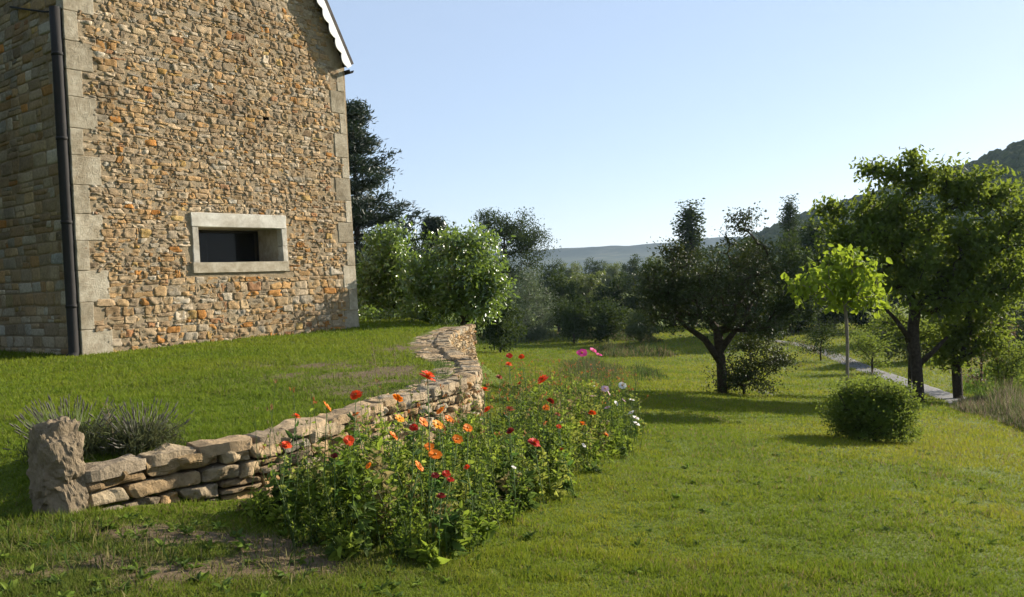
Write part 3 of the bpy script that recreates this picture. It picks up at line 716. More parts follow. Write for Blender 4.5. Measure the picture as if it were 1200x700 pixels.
def skeleton(trunk, C, r, r0, rmin, jit=.12, up=.25):
    nodes = [np.array(p, float) for p in trunk]; par = [-1] + list(range(len(trunk) - 1))
    start = max(1, len(trunk) // 3)
    order = np.argsort(np.min(np.linalg.norm(C[:, None] - np.array(trunk)[None], axis=2), 1))
    ends = []
    for ci in order:
        c = C[ci]; Nn = np.array(nodes)
        d = np.linalg.norm(Nn - c, axis=1) + np.where(Nn[:, 2] > c[2], .8 * (Nn[:, 2] - c[2]), 0); d[:start] = 1e9
        j = int(np.argmin(d)); q = Nn[j]; L_ = np.linalg.norm(c - q)
        nseg = max(2, int(L_ / .6) + 1); prev = j
        for k in range(1, nseg + 1):
            t = k / nseg; p = q * (1 - t) + c * t + r.normal(0, jit, 3) * L_ * .35 * math.sin(math.pi * t) + np.array([0, 0, up * L_ * .35 * math.sin(math.pi * t)])
            nodes.append(p); par.append(prev); prev = len(nodes) - 1
        ends.append(prev)
    cnt = np.zeros(len(nodes))
    for e in ends: cnt[e] += 1
    for k in range(len(nodes) - 1, 0, -1):
        if par[k] >= 0: cnt[par[k]] += cnt[k]
    rad = rmin + (r0 - rmin) * (np.maximum(cnt, .5) / cnt[0]) ** .55
    return np.array(nodes), par, rad
def tubes_from(nodes, par, rad, name, nside=6, trunk_n=0):
    V, Fq = [], []; c = 0
    th = np.arange(nside) * 2 * math.pi / nside
    for k in range(1, len(nodes)):
        a, b = nodes[par[k]], nodes[k]; t = b - a; L_ = np.linalg.norm(t)
        if L_ < 1e-5: continue
        t = t / L_; ref = np.array([1, 0, 0]) if abs(t[0]) < .7 else np.array([0, 1, 0]); A = np.cross(t, ref); A /= np.linalg.norm(A); B = np.cross(t, A)
        ra, rb = min(rad[par[k]], rad[k] * 1.35), rad[k]
        ring = np.cos(th)[:, None] * A + np.sin(th)[:, None] * B
        V += [a - t * ra * .3 + ring * ra, b + ring * rb]
        j = np.arange(nside); j2 = (j + 1) % nside
        Fq.append(np.stack([c + j, c + j2, c + nside + j2, c + nside + j], -1)); c += 2 * nside
    return np_mesh(name, np.concatenate(V), [np.concatenate(Fq)], smooth=True)
def rnd_attr(r, P, ncl=None, lo=.0):
    n = len(P); base = .5 + .5 * fbm(P[:, 0] * 1.2, P[:, 1] * 1.2, P[:, 2] * 1.2, 91, 2)
    return np.clip(base * .6 + r.uniform(-.1, .5, n), 0, 1)
def make_tree(name, label, cat, base, trunk, env, r0, leaf, nleaf, rc, mat, bark, seed, group=None, asp=.5, flat=.7, shell=2.0, up=.4, droop=0., rmin=.006, clusters=None, six=False, twig=True, skirt=None, jit=.12, ssize=None):
    r = np.random.default_rng(seed); root = empty(name, base, label, cat, group)
    C = ell(r, env, shell) if clusters is None else clusters
    C = C[C[:, 2] > .12]
    if trunk is not None:
        nodes, par, rad = skeleton(trunk, C, r, r0, rmin, jit)
        link('trunk', tubes_from(nodes, par, rad, name + '_trunk'), bark, root)
    k = len(C); sz = r.uniform(.6, 1.35, k)
    cntl = np.maximum(3, (nleaf * sz ** 1.5 * r.uniform(.6, 1.4, k))).astype(int)
    idx = np.repeat(np.arange(k), cntl)
    P = C[idx] + np.clip(r.normal(size=(len(idx), 3)), -1.9, 1.9) * (rc * sz[idx])[:, None] * (1, 1, flat)
    if twig and trunk is not None:
        e = r.integers(len(trunk), len(nodes), len(idx) // 7); q = r.random(len(e))[:, None]
        pe = np.array(par)[e]; P = np.r_[P, nodes[pe] * (1 - q) + nodes[e] * q + r.normal(0, rc * .4, (len(e), 3))]
    P = P[P[:, 2] > .03]
    V, fs, one = leaf_geo(P, leaf, r, asp, up, droop, six)
    ra = rnd_attr(r, P)
    ra = ra if one else np.concatenate([np.tile(ra, 4), np.tile(ra, 2)])
    link('crown', np_mesh(name + '_crown', V, fs, {'rnd': ra}), mat, root)
    return root
L_APPLE = leaf_mat('apple_leaf', (.014, .024, .007), (.038, .056, .014), .65, .16, (.08, .10, .016), .2)
L_WALNUT = leaf_mat('walnut_leaf', (.022, .042, .009), (.07, .108, .022), .65, .42, (.21, .27, .03), .10)
L_BACK = leaf_mat('woodland_leaf', (.013, .026, .006), (.043, .068, .014), .75, .16, (.09, .13, .02), .08)
L_BACK2 = leaf_mat('woodland_leaf_light', (.035, .055, .012), (.085, .115, .026), .6, .30, (.17, .21, .04))
L_GREY = leaf_mat('grey_leaf', (.035, .055, .028), (.075, .105, .052), .55, .30, (.12, .16, .06))
L_LAUREL = leaf_mat('laurel_leaf', (.045, .082, .012), (.095, .16, .022), .32, .32, (.22, .32, .04), spec=1.0)
L_YELLOW = leaf_mat('yellow_leaf', (.085, .14, .014), (.21, .265, .03), .65, .40, (.31, .40, .03), .08)
L_PINE = leaf_mat('pine_needle', (.014, .026, .014), (.035, .055, .03), .5, .12, (.05, .08, .03))
L_BUSH = leaf_mat('bush_leaf', (.035, .06, .012), (.085, .13, .028), .7, .38, (.22, .28, .04), .08)
L_LAV = leaf_mat('lavender_leaf', (.045, .055, .025), (.10, .11, .05), .8, .2, (.14, .15, .05), .05)
L_RED = leaf_mat('reddish_leaf', (.05, .035, .02), (.13, .09, .05), .6, .3, (.2, .14, .07))

def env_px(base, d, lst, ky=1.0, dens=1.0):
    """crown lobes given where the photograph shows them; turned into metres round the trunk base"""
    out = []
    for (px, py, rx, ry, n) in lst:
        c = W(px, py, d); s_ = d / F
        out.append((c[0] - base[0], (c[1] - base[1]) + random.uniform(-.25, .25) * rx * s_, c[2] - base[2], rx * s_, rx * s_ * ky, ry * s_, int(n * dens)))
    return out
def tp(base, d, lst): return [np.array(W(px, py, d)) - base for px, py in lst]

# old apple tree
b0 = ground(846, 462); d = b0[1]
trk = [np.array([0, 0, -.1])] + tp(b0, d, [(846, 448), (845, 425), (843, 412)])
nodes_extra = tp(b0, d, [(826, 398), (806, 384), (792, 372)])
env = env_px(b0, d, [(838, 332, 68, 38, 92), (785, 335, 36, 34, 34), (895, 325, 50, 42, 52), (862, 272, 16, 14, 7), (868, 256, 18, 7, 6), (792, 302, 20, 12, 8), (845, 372, 80, 16, 38), (768, 350, 22, 24, 14), (920, 350, 34, 28, 22), (780, 374, 28, 12, 14), (900, 383, 26, 12, 10), (775, 292, 8, 8, 3)])
apple = make_tree('fruit_tree', 'old dark fruit tree with leaning forked trunk on the lawn', 'tree', b0, trk, env, .16, .11, 66, .21, L_APPLE, M_BARK, 21, jit=.25)
tb = Tubes(8); q = [trk[2]] + nodes_extra; tb.chain(q, [.14, .11, .085, .05])
tb.chain([trk[3]] + tp(b0, d, [(856, 395), (870, 375), (884, 350)]), [.13, .10, .08, .04]); link('limb', tb.mesh('limb'), M_BARK, apple)
# suckers at its foot
b1 = ground(872, 463); env = env_px(b1, b1[1], [(885, 432, 46, 32, 60), (862, 440, 24, 22, 18), (915, 422, 20, 14, 16), (849, 446, 18, 14, 16), (880, 405, 28, 14, 14)])
make_tree('sucker_shrub', 'loose leafy shrub growing at the foot of the forked fruit tree', 'shrub', b1, [np.array([0, 0, -.05]), np.array([0, 0, .15]), np.array([.02, 0, .3])], env, .05, .10, 42, .20, L_APPLE, M_BARK, 22)
# big walnut
b0 = ground(1077, 472); d = b0[1]
trk = [np.array([0, 0, -.1])] + tp(b0, d, [(1076, 455), (1074, 430), (1071, 405), (1070, 385), (1073, 360)])
env = env_px(b0, d, [(1080, 275, 84, 50, 88), (1035, 250, 48, 34, 34), (1082, 212, 38, 24, 22), (1068, 190, 11, 10, 5), (1022, 200, 14, 9, 6), (1048, 205, 12, 10, 5), (1132, 222, 38, 24, 24), (1155, 285, 56, 54, 46), (1000, 275, 34, 34, 22), (1100, 345, 70, 30, 36), (980, 246, 18, 14, 8), (1165, 232, 32, 20, 14), (1192, 262, 22, 26, 14), (1195, 320, 26, 34, 16), (985, 310, 20, 18, 8), (1140, 330, 40, 34, 24), (1060, 320, 40, 26, 20)])
wal = make_tree('walnut_tree', 'large spreading broadleaf tree rising above the winding path', 'tree', b0, trk, env, .18, .20, 56, .245, L_WALNUT, M_BARK, 23, jit=.2, shell=1.7, droop=.5, flat=.8)
tb = Tubes(8); tb.chain([trk[2]] + tp(b0, d, [(1094, 412), (1110, 395)]), [.11, .085, .05]); tb.chain([trk[3]] + tp(b0, d, [(1050, 375), (1034, 358)]), [.10, .07, .04]); link('limb', tb.mesh('limb'), M_BARK, wal)
b0 = ground(1123, 468); d = b0[1]
env = env_px(b0, d, [(1122, 392, 32, 34, 36), (1158, 340, 38, 40, 30), (1180, 300, 26, 36, 18), (1112, 420, 22, 16, 12), (1142, 378, 36, 28, 24), (1165, 405, 18, 14, 8)])
make_tree('broadleaf_tree', 'dark short-trunked tree with low hanging crown beside the path', 'tree', b0, [np.array([0, 0, -.1])] + tp(b0, d, [(1122, 450), (1121, 432), (1124, 415)]), env, .17, .17, 50, .24, L_WALNUT, M_BARK, 24, jit=.18)
b0 = ground(1066, 466); d = b0[1]
make_tree('slender_tree', 'thin young tree close behind the large spreading tree', 'tree', b0, [np.array([0, 0, -.1])] + tp(b0, d, [(1066, 440), (1067, 415), (1062, 395)]), env_px(b0, d, [(1050, 380, 26, 22, 20), (1080, 385, 22, 18, 14)]), .07, .13, 55, .28, L_BUSH, M_BARK, 25)
# yellow young catalpa
b0 = ground(993, 489); d = b0[1]
env = env_px(b0, d, [(985, 335, 42, 30, 40), (952, 332, 26, 14, 12), (990, 306, 26, 12, 12), (1014, 352, 24, 14, 12), (1000, 330, 30, 22, 16)])
make_tree('young_tree', 'small slender tree with bright yellow green leaves glowing in sunlight', 'tree', b0, [np.array([0, 0, -.1])] + tp(b0, d, [(993, 450), (993, 425), (993, 400), (992, 378), (990, 355)]), env, .040, .19, 13, .15, L_YELLOW, M_BARKP, 26, asp=.58, droop=.7, shell=1.6, six=True)
# round bush
b0 = ground(1025, 518); d = b0[1]
env = env_px(b0, d, [(1022, 482, 46, 34, 130), (998, 490, 24, 24, 36), (1052, 490, 22, 26, 36), (1020, 462, 36, 20, 40), (1045, 470, 24, 20, 24), (1022, 506, 48, 10, 60)], .9)
make_tree('round_bush', 'low rounded green bush standing alone on the sunny lawn', 'bush', b0, [np.array([0, 0, -.05]), np.array([0, 0, .1]), np.array([0, 0, .25])], env, .04, .055, 70, .10, L_BUSH, M_BARK, 27, shell=3)
# shrubs further right
for (px, py, pt, hw, d_, mt, lab, sd_) in ((1150, 440, 350, 36, 36, L_RED, 'reddish brown thin shrub behind the low hanging tree', 28), (1185, 470, 395, 30, 30, L_BUSH, 'pale green shrub at the right edge past the path', 29),
                                       (962, 425, 372, 26, 52, L_BACK, 'dark shrub beside the far bend of the path', 30), (1022, 428, 380, 26, 44, L_BUSH, 'mid green shrub behind the yellow leaved young tree', 36)):
    c = W(px, py, d_); bz = hz(c[0], c[1]); b0 = np.array([c[0], c[1], bz]); topz = W(px, pt, d_)[2] - bz; s_ = d_ / F
    make_tree('shrub', lab, 'shrub', b0, [np.array([0, 0, -.05]), np.array([0, 0, topz * .2]), np.array([.05, 0, topz * .4])],
              [(0, 0, topz * .55, hw * s_, hw * s_, topz * .45, 45)], .05, .12, 45, .22, mt, M_BARK, sd_, droop=.2)
# laurels at the end of the terrace
def laurel(px, py_b, d_, lst, lab, sd_):
    c = W(px, py_b, d_); b0 = np.array([c[0], c[1], hz(c[0], c[1])])
    env = env_px(b0, d_, lst)
    make_tree('laurel_bush', lab, 'bush', b0, [np.array([0, 0, -.1]), np.array([.03, 0, .2]), np.array([.0, 0, .5])], env, .07, .17, 40, .20, L_LAUREL, M_BARK, sd_, asp=.42, up=.2, shell=2.6, six=True)
laurel(537, 378, 27.2, [(536, 328, 56, 46, 120), (500, 332, 26, 34, 28), (540, 288, 40, 16, 34), (570, 338, 24, 32, 30), (545, 360, 30, 14, 16)], 'glossy round laurel bush at the far end of the low wall', 33)
laurel(447, 380, 29.5, [(446, 325, 32, 52, 80), (470, 318, 20, 44, 36), (432, 345, 18, 34, 26), (455, 282, 22, 16, 16), (478, 352, 22, 26, 20)], 'glossy laurel bush against the right corner of the stone house', 34)
# low growth at their feet
for (px, py, d_, hw, hh_, lab, sd_) in ((432, 384, 27.5, 22, 12, 'low leafy growth at the foot of the house corner', 37), (478, 381, 27.2, 26, 10, 'low leafy growth between the two glossy laurel bushes', 38)):
    c = W(px, py, d_); b0 = np.array([c[0], c[1], hz(c[0], c[1])]); s_ = d_ / F
    make_tree('low_plant', lab, 'plant', b0, None, [(0, 0, .18, hw * s_, .35, hh_ * s_, 26)], .0, .11, 26, .13, L_LAUREL, M_BARK, sd_)

# feathery tree and blue-grey bush
b0 = ground(574, 393); d = b0[1]
env = env_px(b0, d, [(600, 272, 42, 28, 46), (575, 262, 20, 16, 14), (625, 285, 22, 18, 16), (600, 320, 46, 34, 50), (590, 355, 40, 24, 30)])
make_tree('feathery_tree', 'airy dark green tree rising behind the right laurel bush', 'tree', b0, [np.array([0, 0, -.1])] + tp(b0, d, [(574, 378), (577, 350), (585, 320), (592, 295)]), env, .24, .22, 150, .30 * d / 47, L_BACK, M_BARK, 39, jit=.2)
b0 = ground(622, 400); d = b0[1]
env = env_px(b0, d, [(622, 365, 31, 34, 90), (618, 335, 24, 18, 26), (622, 389, 31, 10, 46)])
make_tree('grey_green_bush', 'grey green upright bush behind the far flower rows', 'bush', b0, [np.array([0, 0, -.1]), np.array([0, 0, .3]), np.array([0, 0, .6])], env, .10, .15, 100, .25 * d / 43, L_GREY, M_BARK, 40, shell=3)

# conifers behind the house
def conifer(px, py_b, py_t, d_, hw, lab, sd_, first=.2, flatfac=1.0, name='pine_tree', gap=1.0, crown_mat=None):
    r = np.random.default_rng(sd_); c = W(px, py_b, d_); bz = hz(c[0], c[1]); b0 = np.array([c[0], c[1], bz]); hgt = W(px, py_t, d_)[2] - bz
    root = empty(name, b0, lab, 'tree'); tb = Tubes(6); R_ = hw * d_ / F
    tb.chain([(0, 0, -.1), (.02, 0, hgt * .3), (.06, 0, hgt * .65), (.0, 0, hgt)], [hgt * .018, hgt * .014, hgt * .009, .02])
    P = []; z = hgt * first; D = []
    while z < hgt * .985:
        t = z / hgt; br = R_ * min(1.0, (1 - t) * 1.35 + .09) * (.75 + .35 * r.random())
        for k in range(r.integers(5, 9)):
            a = r.uniform(0, 2 * math.pi); L_ = br * r.uniform(.4, 1.15); rise = r.uniform(-.22, .30) * L_
            pts_ = [np.array([math.cos(a) * L_ * q, math.sin(a) * L_ * q, z + rise * q * q - .10 * L_ * math.sin(q * 3.1)]) for q in np.linspace(0, 1, 5)]
            tb.chain(pts_, np.linspace(.05, .012, 5), cap=False)
            nb = max(3, int(L_ / .35))
            for q in np.linspace(.30, 1, nb):
                p0 = np.array([np.interp(q, np.linspace(0, 1, 5), [p_[j] for p_ in pts_]) for j in range(3)])
                sp = .30 + .25 * (1 - q) * L_ * .5
                n_ = int(50 * gap); pp = p0 + r.normal(size=(n_, 3)) * (sp, sp, .10 + .08 * sp); P.append(pp); D.append(np.tile([math.cos(a), math.sin(a), .35], (n_, 1)))
        z += hgt * (r.uniform(.030, .056) if z < hgt * .8 else .028)
    P = np.concatenate(P); D = np.concatenate(D)
    link('trunk', tb.mesh(name + '_trunk'), M_BARK, root)
    V, fs, one = leaf_geo(P, .34, r, .22, .3, 0, False, D)
    link('crown', np_mesh(name + '_crown', V, fs, {'rnd': rnd_attr(r, P)}), crown_mat or L_PINE, root)
conifer(424, 392, 118, 48, 104, 'tall dark pine rising behind the right edge of the house', 45)
conifer(515, 392, 256, 60, 34, 'flat topped dark conifer between the pine and the airy tree', 42, first=.55)

# background trees: a few kinds, copied
def proto(kind, sd_):
    r = np.random.default_rng(sd_)
    if kind == 'round': env = [(0, 0, 5.6, 3.0, 3.0, 2.9, 50), (1.5, .6, 4.2, 2.2, 2.2, 2.0, 22), (-1.6, -.4, 4.0, 2.1, 2.0, 1.9, 22), (.3, -.5, 2.4, 2.6, 2.4, 1.5, 20)]; tr_ = [(0, 0, -.3), (0, 0, 1.2), (.1, 0, 2.6), (.05, 0, 4.2)]
    elif kind == 'tall': env = [(0, 0, 6.0, 2.1, 2.1, 3.4, 52), (.7, .5, 4.0, 1.9, 1.9, 2.0, 22), (-.8, 0, 3.2, 1.9, 1.8, 1.8, 22), (.2, .2, 8.4, 1.1, 1.1, 1.3, 10)]; tr_ = [(0, 0, -.3), (0, 0, 2), (.1, 0, 4), (.05, 0, 6)]
    elif kind == 'low': env = [(0, 0, 2.3, 3.0, 2.4, 1.9, 44), (1.6, 0, 1.8, 1.7, 1.6, 1.4, 18), (-1.6, .3, 2.0, 1.8, 1.6, 1.5, 20)]; tr_ = [(0, 0, -.2), (0, 0, .5), (.1, 0, 1.2)]
    else: env = [(0, 0, 4.6, .80, .80, 4.2, 60), (0, 0, 8.2, .55, .55, 3.0, 40), (.05, 0, 11.0, .22, .22, 1.7, 22)]; tr_ = [(0, 0, -.3), (0, 0, 3), (0, 0, 6), (0, 0, 9), (0, 0, 11.5)]
    return env, [np.array(t) for t in tr_]
PH = {'round': 8.8, 'tall': 9.9, 'low': 4.4, 'poplar': 13.0}
protos = {}
def back_tree(kind, mat, px, py_t, d_, hw, lab, group=None, name='broadleaf_tree', cat='tree', sink=0.0):
    key = (kind, mat.name, name)
    c = W(px, 380, d_); bz = hz(c[0], c[1]) - .1 - sink; topz = W(px, py_t, d_)[2] - bz
    if key not in protos:
        env, tr_ = proto(kind, 50 + len(protos)); 
        protos[key] = o = make_tree(name, lab, cat, (0, 0, 0), tr_, env, .24 if kind != 'low' else .12, .30 if kind != 'poplar' else .22, 62, .42 if kind != 'poplar' else .33, mat, M_BARK, 60 + len(protos), group, asp=.62)
    else: o = copy_tree(protos[key])
    sz_ = topz / PH[kind]; sw = (hw * d_ / F) / {'round': 3.3, 'tall': 2.4, 'low': 3.4, 'poplar': 1.0}[kind]
    o.location = (c[0], c[1], bz); o.scale = (sw, sw, sz_); o.rotation_euler = (0, 0, random.uniform(0, 6.28))
    tag(o, lab, cat, group)
    if group is None and 'group' in o: del o['group']
    return o
GB = 'trees along the far edge of the lawn'
back_tree('poplar', L_BACK, 813, 238, 95, 21, 'tall narrow poplar standing above the forked fruit tree', name='poplar_tree')
back_tree('poplar', L_BACK, 930, 232, 120, 13, 'distant thin poplar in front of the wooded hill', name='poplar_tree')
for kind, mt, px, pt, d_, hw, lab in (
    ('round', L_BACK2, 690, 312, 95, 34, 'lightest green rounded tree in the middle of the far tree line'),
    ('round', L_BACK, 655, 318, 88, 30, 'rounded tree just right of the grey green bush'),
    ('low', L_BACK, 672, 345, 74, 30, 'low dark tree behind the grey green bush and the pink flowers'),
    ('round', L_BACK, 728, 322, 86, 34, 'dark tree above the gap between pink flowers and fruit tree'),
    ('low', L_BACK, 712, 350, 74, 36, 'low dark bushy tree above the tall grass strips'),
    ('tall', L_BACK, 765, 305, 84, 26, 'upright dark tree left of the narrow poplar'),
    ('low', L_BACK2, 750, 362, 72, 22, 'low sunlit bushy tree left of the forked trunk'),
    ('round', L_BACK, 790, 318, 94, 36, 'dark tree directly behind the left limb of the fruit tree'),
    ('round', L_BACK, 840, 312, 92, 42, 'dark tree directly behind the forked trunk'),
    ('tall', L_BACK, 880, 280, 78, 34, 'dark tall tree behind the right side of the fruit tree'),
    ('round', L_BACK, 925, 275, 74, 40, 'dark dense tree left of the yellow leaved young tree'),
    ('tall', L_BACK, 958, 258, 80, 34, 'dark tall tree behind the yellow leaved young tree'),
    ('low', L_BACK, 900, 330, 66, 44, 'low dark thicket beyond the path left of the yellow tree'),
    ('round', L_BACK, 1005, 275, 98, 40, 'dense tree between the yellow tree and the large spreading tree'),
    ('low', L_BACK, 960, 352, 82, 40, 'low dark thicket behind the slender yellow tree trunk'),
    ('round', L_BACK, 1050, 290, 96, 40, 'dense dark tree behind the large spreading tree'),
    ('low', L_BACK2, 1040, 365, 50, 36, 'bushy green thicket behind the trunk of the large spreading tree'),
    ('round', L_BACK2, 1110, 310, 66, 40, 'green tree seen through the crown of the large spreading tree'),
    ('tall', L_BACK2, 1165, 262, 70, 40, 'tall tree below the hill right of the large spreading tree'),
    ('round', L_BACK2, 1215, 300, 58, 42, 'rounded tree cut by the right edge of the photo'),
    ('low', L_BACK2, 1170, 372, 56, 44, 'low bushy hedge tree beyond the bright meadow at right'),
    ('low', L_BACK, 935, 340, 76, 34, 'dark thicket at the end of the lawn just right of the forked tree'),
    ('low', L_BACK, 978, 346, 78, 32, 'dark thicket seen past the slim trunk of the yellow leaved tree'),
    ('low', L_BACK, 1022, 350, 74, 30, 'dark thicket at the end of the lawn left of the large spreading tree'),
    ('low', L_BACK, 895, 352, 80, 34, 'dark thicket at the end of the lawn behind the sucker shrub'),
    ('low', L_BACK, 1108, 378, 50, 34, 'low dark bush beyond the path between the two dark trunks')):
    back_tree(kind, mt, px, pt, d_, hw, lab, GB)
GL = 'trees behind the laurel bushes'
for kind, mt, px, pt, d_, hw, lab in (
    ('round', L_BACK, 485, 262, 52, 34, 'dark tree behind the gap between the laurel bushes'), ('round', L_BACK, 545, 268, 56, 30, 'dark tree just left of the airy tree'),
    ('low', L_BACK, 505, 330, 42, 36, 'low dark thicket behind the right laurel bush'), ('low', L_BACK, 585, 350, 60, 36, 'low dark thicket below the airy tree'), ('round', L_BACK, 440, 300, 50, 36, 'dark tree below the tall pine')):
    back_tree(kind, mt, px, pt, d_, hw, lab, GL)
GS = 'unseen trees added left of the house'  # out-of-view trees, added only to darken the side wall
for X_, Y_, sw, sz_, lab in ((-18.5, 14.0, 1.55, 1.75, 'nearer unseen tree added to shade the dark side wall from the left'), (-15.5, 7.5, 1.5, 1.5, 'unseen tree added left of the upper lawn to shade the side wall'), (-24.0, 20.5, 1.7, 1.75, 'farther unseen tree added to shade the dark side wall from the left')):
    o = copy_tree(protos[('round', L_BACK.name, 'broadleaf_tree')]); o.location = (X_, Y_, hz(X_, Y_) - .1); o.scale = (sw, sw, sz_); tag(o, lab, 'tree', GS)
# distant valley trees, little more than tops against the plateau
for i, (px, pt, d_, hw, lab) in enumerate(((650, 306, 190, 20, 'far valley tree below the left end of the blue plateau'), (672, 304, 220, 18, 'far valley tree left of the lightest green tree'), (700, 303, 240, 18, 'far valley tree above the lightest green tree'),
                              (722, 304, 210, 18, 'far valley tree right of the lightest green tree'), (746, 300, 190, 18, 'far valley tree left of the upright dark tree'), (770, 296, 230, 14, 'far valley tree below the right end of the blue plateau'))):
    back_tree('round', L_BACK2 if i % 2 else L_BACK, px, pt, d_, hw, lab, 'far trees in the valley')

# ------------------------------------------------------------------ grass
def blades(P, h, wd, r, lean=.5, name='grass', cols=None, mat=None, label=None, cat='grass', seg=1):
    n = len(P); a = r.uniform(0, 2 * math.pi, n); s = np.c_[np.cos(a), np.sin(a), np.zeros(n)]
    b = r.normal(0, lean, (n, 2)); tip = np.c_[b * h[:, None], h * np.clip(1 - .35 * np.hypot(*b.T), .35, 1)]
    if seg == 1:
        V = np.stack([P - s * wd[:, None] / 2, P + s * wd[:, None] / 2, P + tip], 1).reshape(-1, 3); fs = [np.arange(3 * n).reshape(-1, 3)]; k = 1
    else:
        mid = P + tip * np.array([.35, .35, .6])
        V = np.stack([P - s * wd[:, None] / 2, P + s * wd[:, None] / 2, mid + s * wd[:, None] * .4, mid - s * wd[:, None] * .4, P + tip], 1).reshape(-1, 3)
        bse = np.arange(n)[:, None] * 5; fs = [bse + np.array([[0, 1, 2, 3]]), bse + np.array([[3, 2, 4]])]; k = 2
    o = link(name, np_mesh(name, V, fs, {'tint': np.tile(cols, (k, 1))}), mat)
    return tag(o, label, cat, None, 'stuff')
M_GRASS = tint_mat('grass_blade', tl=.42, rough=.7, spec=.06)
HB = np.array([A0 - .0 * UA, A0 + HL * UA, A0 + HL * UA + HD * SA, A0 + HD * SA])
BED = np.array([ground(x, y)[:2] for x, y in ((345, 640), (430, 664), (530, 668), (590, 622), (640, 600), (690, 562), (738, 532), (752, 505))] + [(2.3, 16.6), (1.6, 18.0), (.4, 16.8), (-.3, 14), (-.35, 12.4), (-.4, 11.2), (-.7, 10.2), (-1.15, 9.2), (-1.5, 8.2), (-2.0, 7.2), (-2.2, 6.7)])
r = np.random.default_rng(77)
n = 980000
d = np.exp(r.uniform(0, 1, n) ** 1.25 * math.log(95 / 3.6)) * 3.6
an = r.uniform(-R(38), R(38), n)
x, y = d * np.sin(an) * 1.0, d * np.cos(an)
wdist = poly_dist(x, y, _mid, False); win_ = np.ones(n, bool)
nearw = wdist < .8
tpm = in_poly(x, y, TPOLY)
# keep grass off the wall's own stones, the house, the path
cp_ = np.r_[np.array([wall_at(u, .06) for u in WS[::3]]).reshape(-1, 2), np.array([wall_at(u, -float(cope_w(u)) + .02) for u in WS[::-3]]).reshape(-1, 2)]
k1 = ~in_poly(x, y, cp_); k2 = ~in_poly(x, y, HB); k3 = poly_dist(x, y, PP, False) > .58 + .12 * vnoise(x * 2, y * 2, 0, 15)
soil = fbm(x * .9, y * .9, 0, 101, 3)
dry = fbm(x * .35, y * .35, 0, 103, 3)
c = ground(440, 440)
bare = bareness(x, y)
k4 = r.random(n) > np.clip(bare * 1.1 + soil * .35, 0, .93)
ok = k1 & k2 & k3 & k4
x, y, d, soil, dry, tpm, bare = [q[ok] for q in (x, y, d, soil, dry, tpm, bare)]
n = len(x); z = H(x, y)
rough_left = .6 * np.clip(1 - np.hypot((x + 2.4) / 2.4, (y - 5.2) / 1.4), 0, 1)
hgt = (.022 + .0019 * d) * r.uniform(.6, 1.5, n) * (1 + .5 * np.clip(soil, -.5, 1)) * np.clip(1 + 1.5 * fbm(x * 4.5, y * 4.5, 0, 109, 2) * np.clip(1.5 - d / 14, .3, 1), .75, 1.9) * (1 + 1.4 * rough_left) * np.where(tpm, 1.15, 1)
wd = (.0034 + .00085 * d) * r.uniform(.7, 1.4, n)
base_c = np.array([.185, .22, .016]); yel = np.array([.25, .25, .026]); brn = np.array([.24, .18, .085]); drk = np.array([.13, .178, .016])
t = np.clip(.40 + .9 * dry + .5 * fbm(x * 3.1, y * 3.1, 0, 108, 2) + np.clip((x - 3) / 14, 0, .25) + r.normal(0, .22, n), 0, 1)[:, None]
cc_ = drk * (1 - t) + base_c * t; t2_ = np.clip((t - .45) * 1.5, 0, 1); cc_ = cc_ * (1 - t2_) + yel * t2_
bmk = (r.random(n) < np.clip(.05 + .25 * np.clip(soil, 0, 1) + .5 * bare, 0, .8))
cc_[bmk] = brn * r.uniform(.6, 1.1, (bmk.sum(), 1))
tm = tpm[:, None] * .5; cc_ = cc_ * (1 - tm) + np.array([.105, .165, .016]) * tm
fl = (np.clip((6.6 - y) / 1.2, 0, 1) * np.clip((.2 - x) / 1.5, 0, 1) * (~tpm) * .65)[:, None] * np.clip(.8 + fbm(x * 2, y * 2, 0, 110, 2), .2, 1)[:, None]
cc_ = cc_ * (1 - fl) + np.array([.085, .105, .026]) * fl  # near-left shade and dry grass, both painted into the blade colour
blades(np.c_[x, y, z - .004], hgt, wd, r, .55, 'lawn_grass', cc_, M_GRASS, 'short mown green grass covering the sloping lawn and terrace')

# meadow strips and tall weeds
def tall_patch(poly_px, n_, h0, h1, cols, name, label, seed, wd0=.006, world=None, lean=.28):
    r = np.random.default_rng(seed)
    P = np.array([ground(px, py)[:2] for px, py in poly_px]) if world is None else np.array(world)
    lo, hi = P.min(0), P.max(0); q = r.uniform(lo, hi, (n_ * 8, 2)); q = q[in_poly(q[:, 0], q[:, 1], P)][:n_]
    nz_ = fbm(q[:, 0] * 1.1, q[:, 1] * 1.1, 0, seed, 2)
    h_ = r.uniform(h0, h1, len(q)) * (1 + .8 * nz_); cidx = r.choice(len(cols), len(q)); cl = np.array(cols)[cidx] * r.uniform(.7, 1.25, (len(q), 1))
    de = poly_dist(q[:, 0], q[:, 1], P); h_ = h_ * np.clip(.25 + de / max(.35, .10 * np.hypot(*(hi - lo))), .25, 1) * np.clip(1 + 1.4 * fbm(q[:, 0] * 2.7, q[:, 1] * 2.7, 0, seed + 1, 2), .3, 1.6)
    blades(np.c_[q, H(q[:, 0], q[:, 1]) - .01], np.maximum(h_, .05), wd0 * r.uniform(.7, 1.5, len(q)), r, lean, name, cl, M_GRASS, label, 'grass', 2)
GRN = [(.06, .10, .02), (.08, .12, .025), (.05, .08, .02)]; MIX = GRN + [(.20, .16, .08), (.16, .12, .06)]; BRN = [(.18, .15, .085), (.13, .11, .06), (.10, .12, .04), (.21, .185, .115)]
tall_patch([(640, 390), (700, 391), (775, 397), (778, 402), (700, 399), (640, 395)], 9000, .35, .7, MIX, 'meadow_grass', 'first strip of unmown grass across the far lawn', 111, .05)
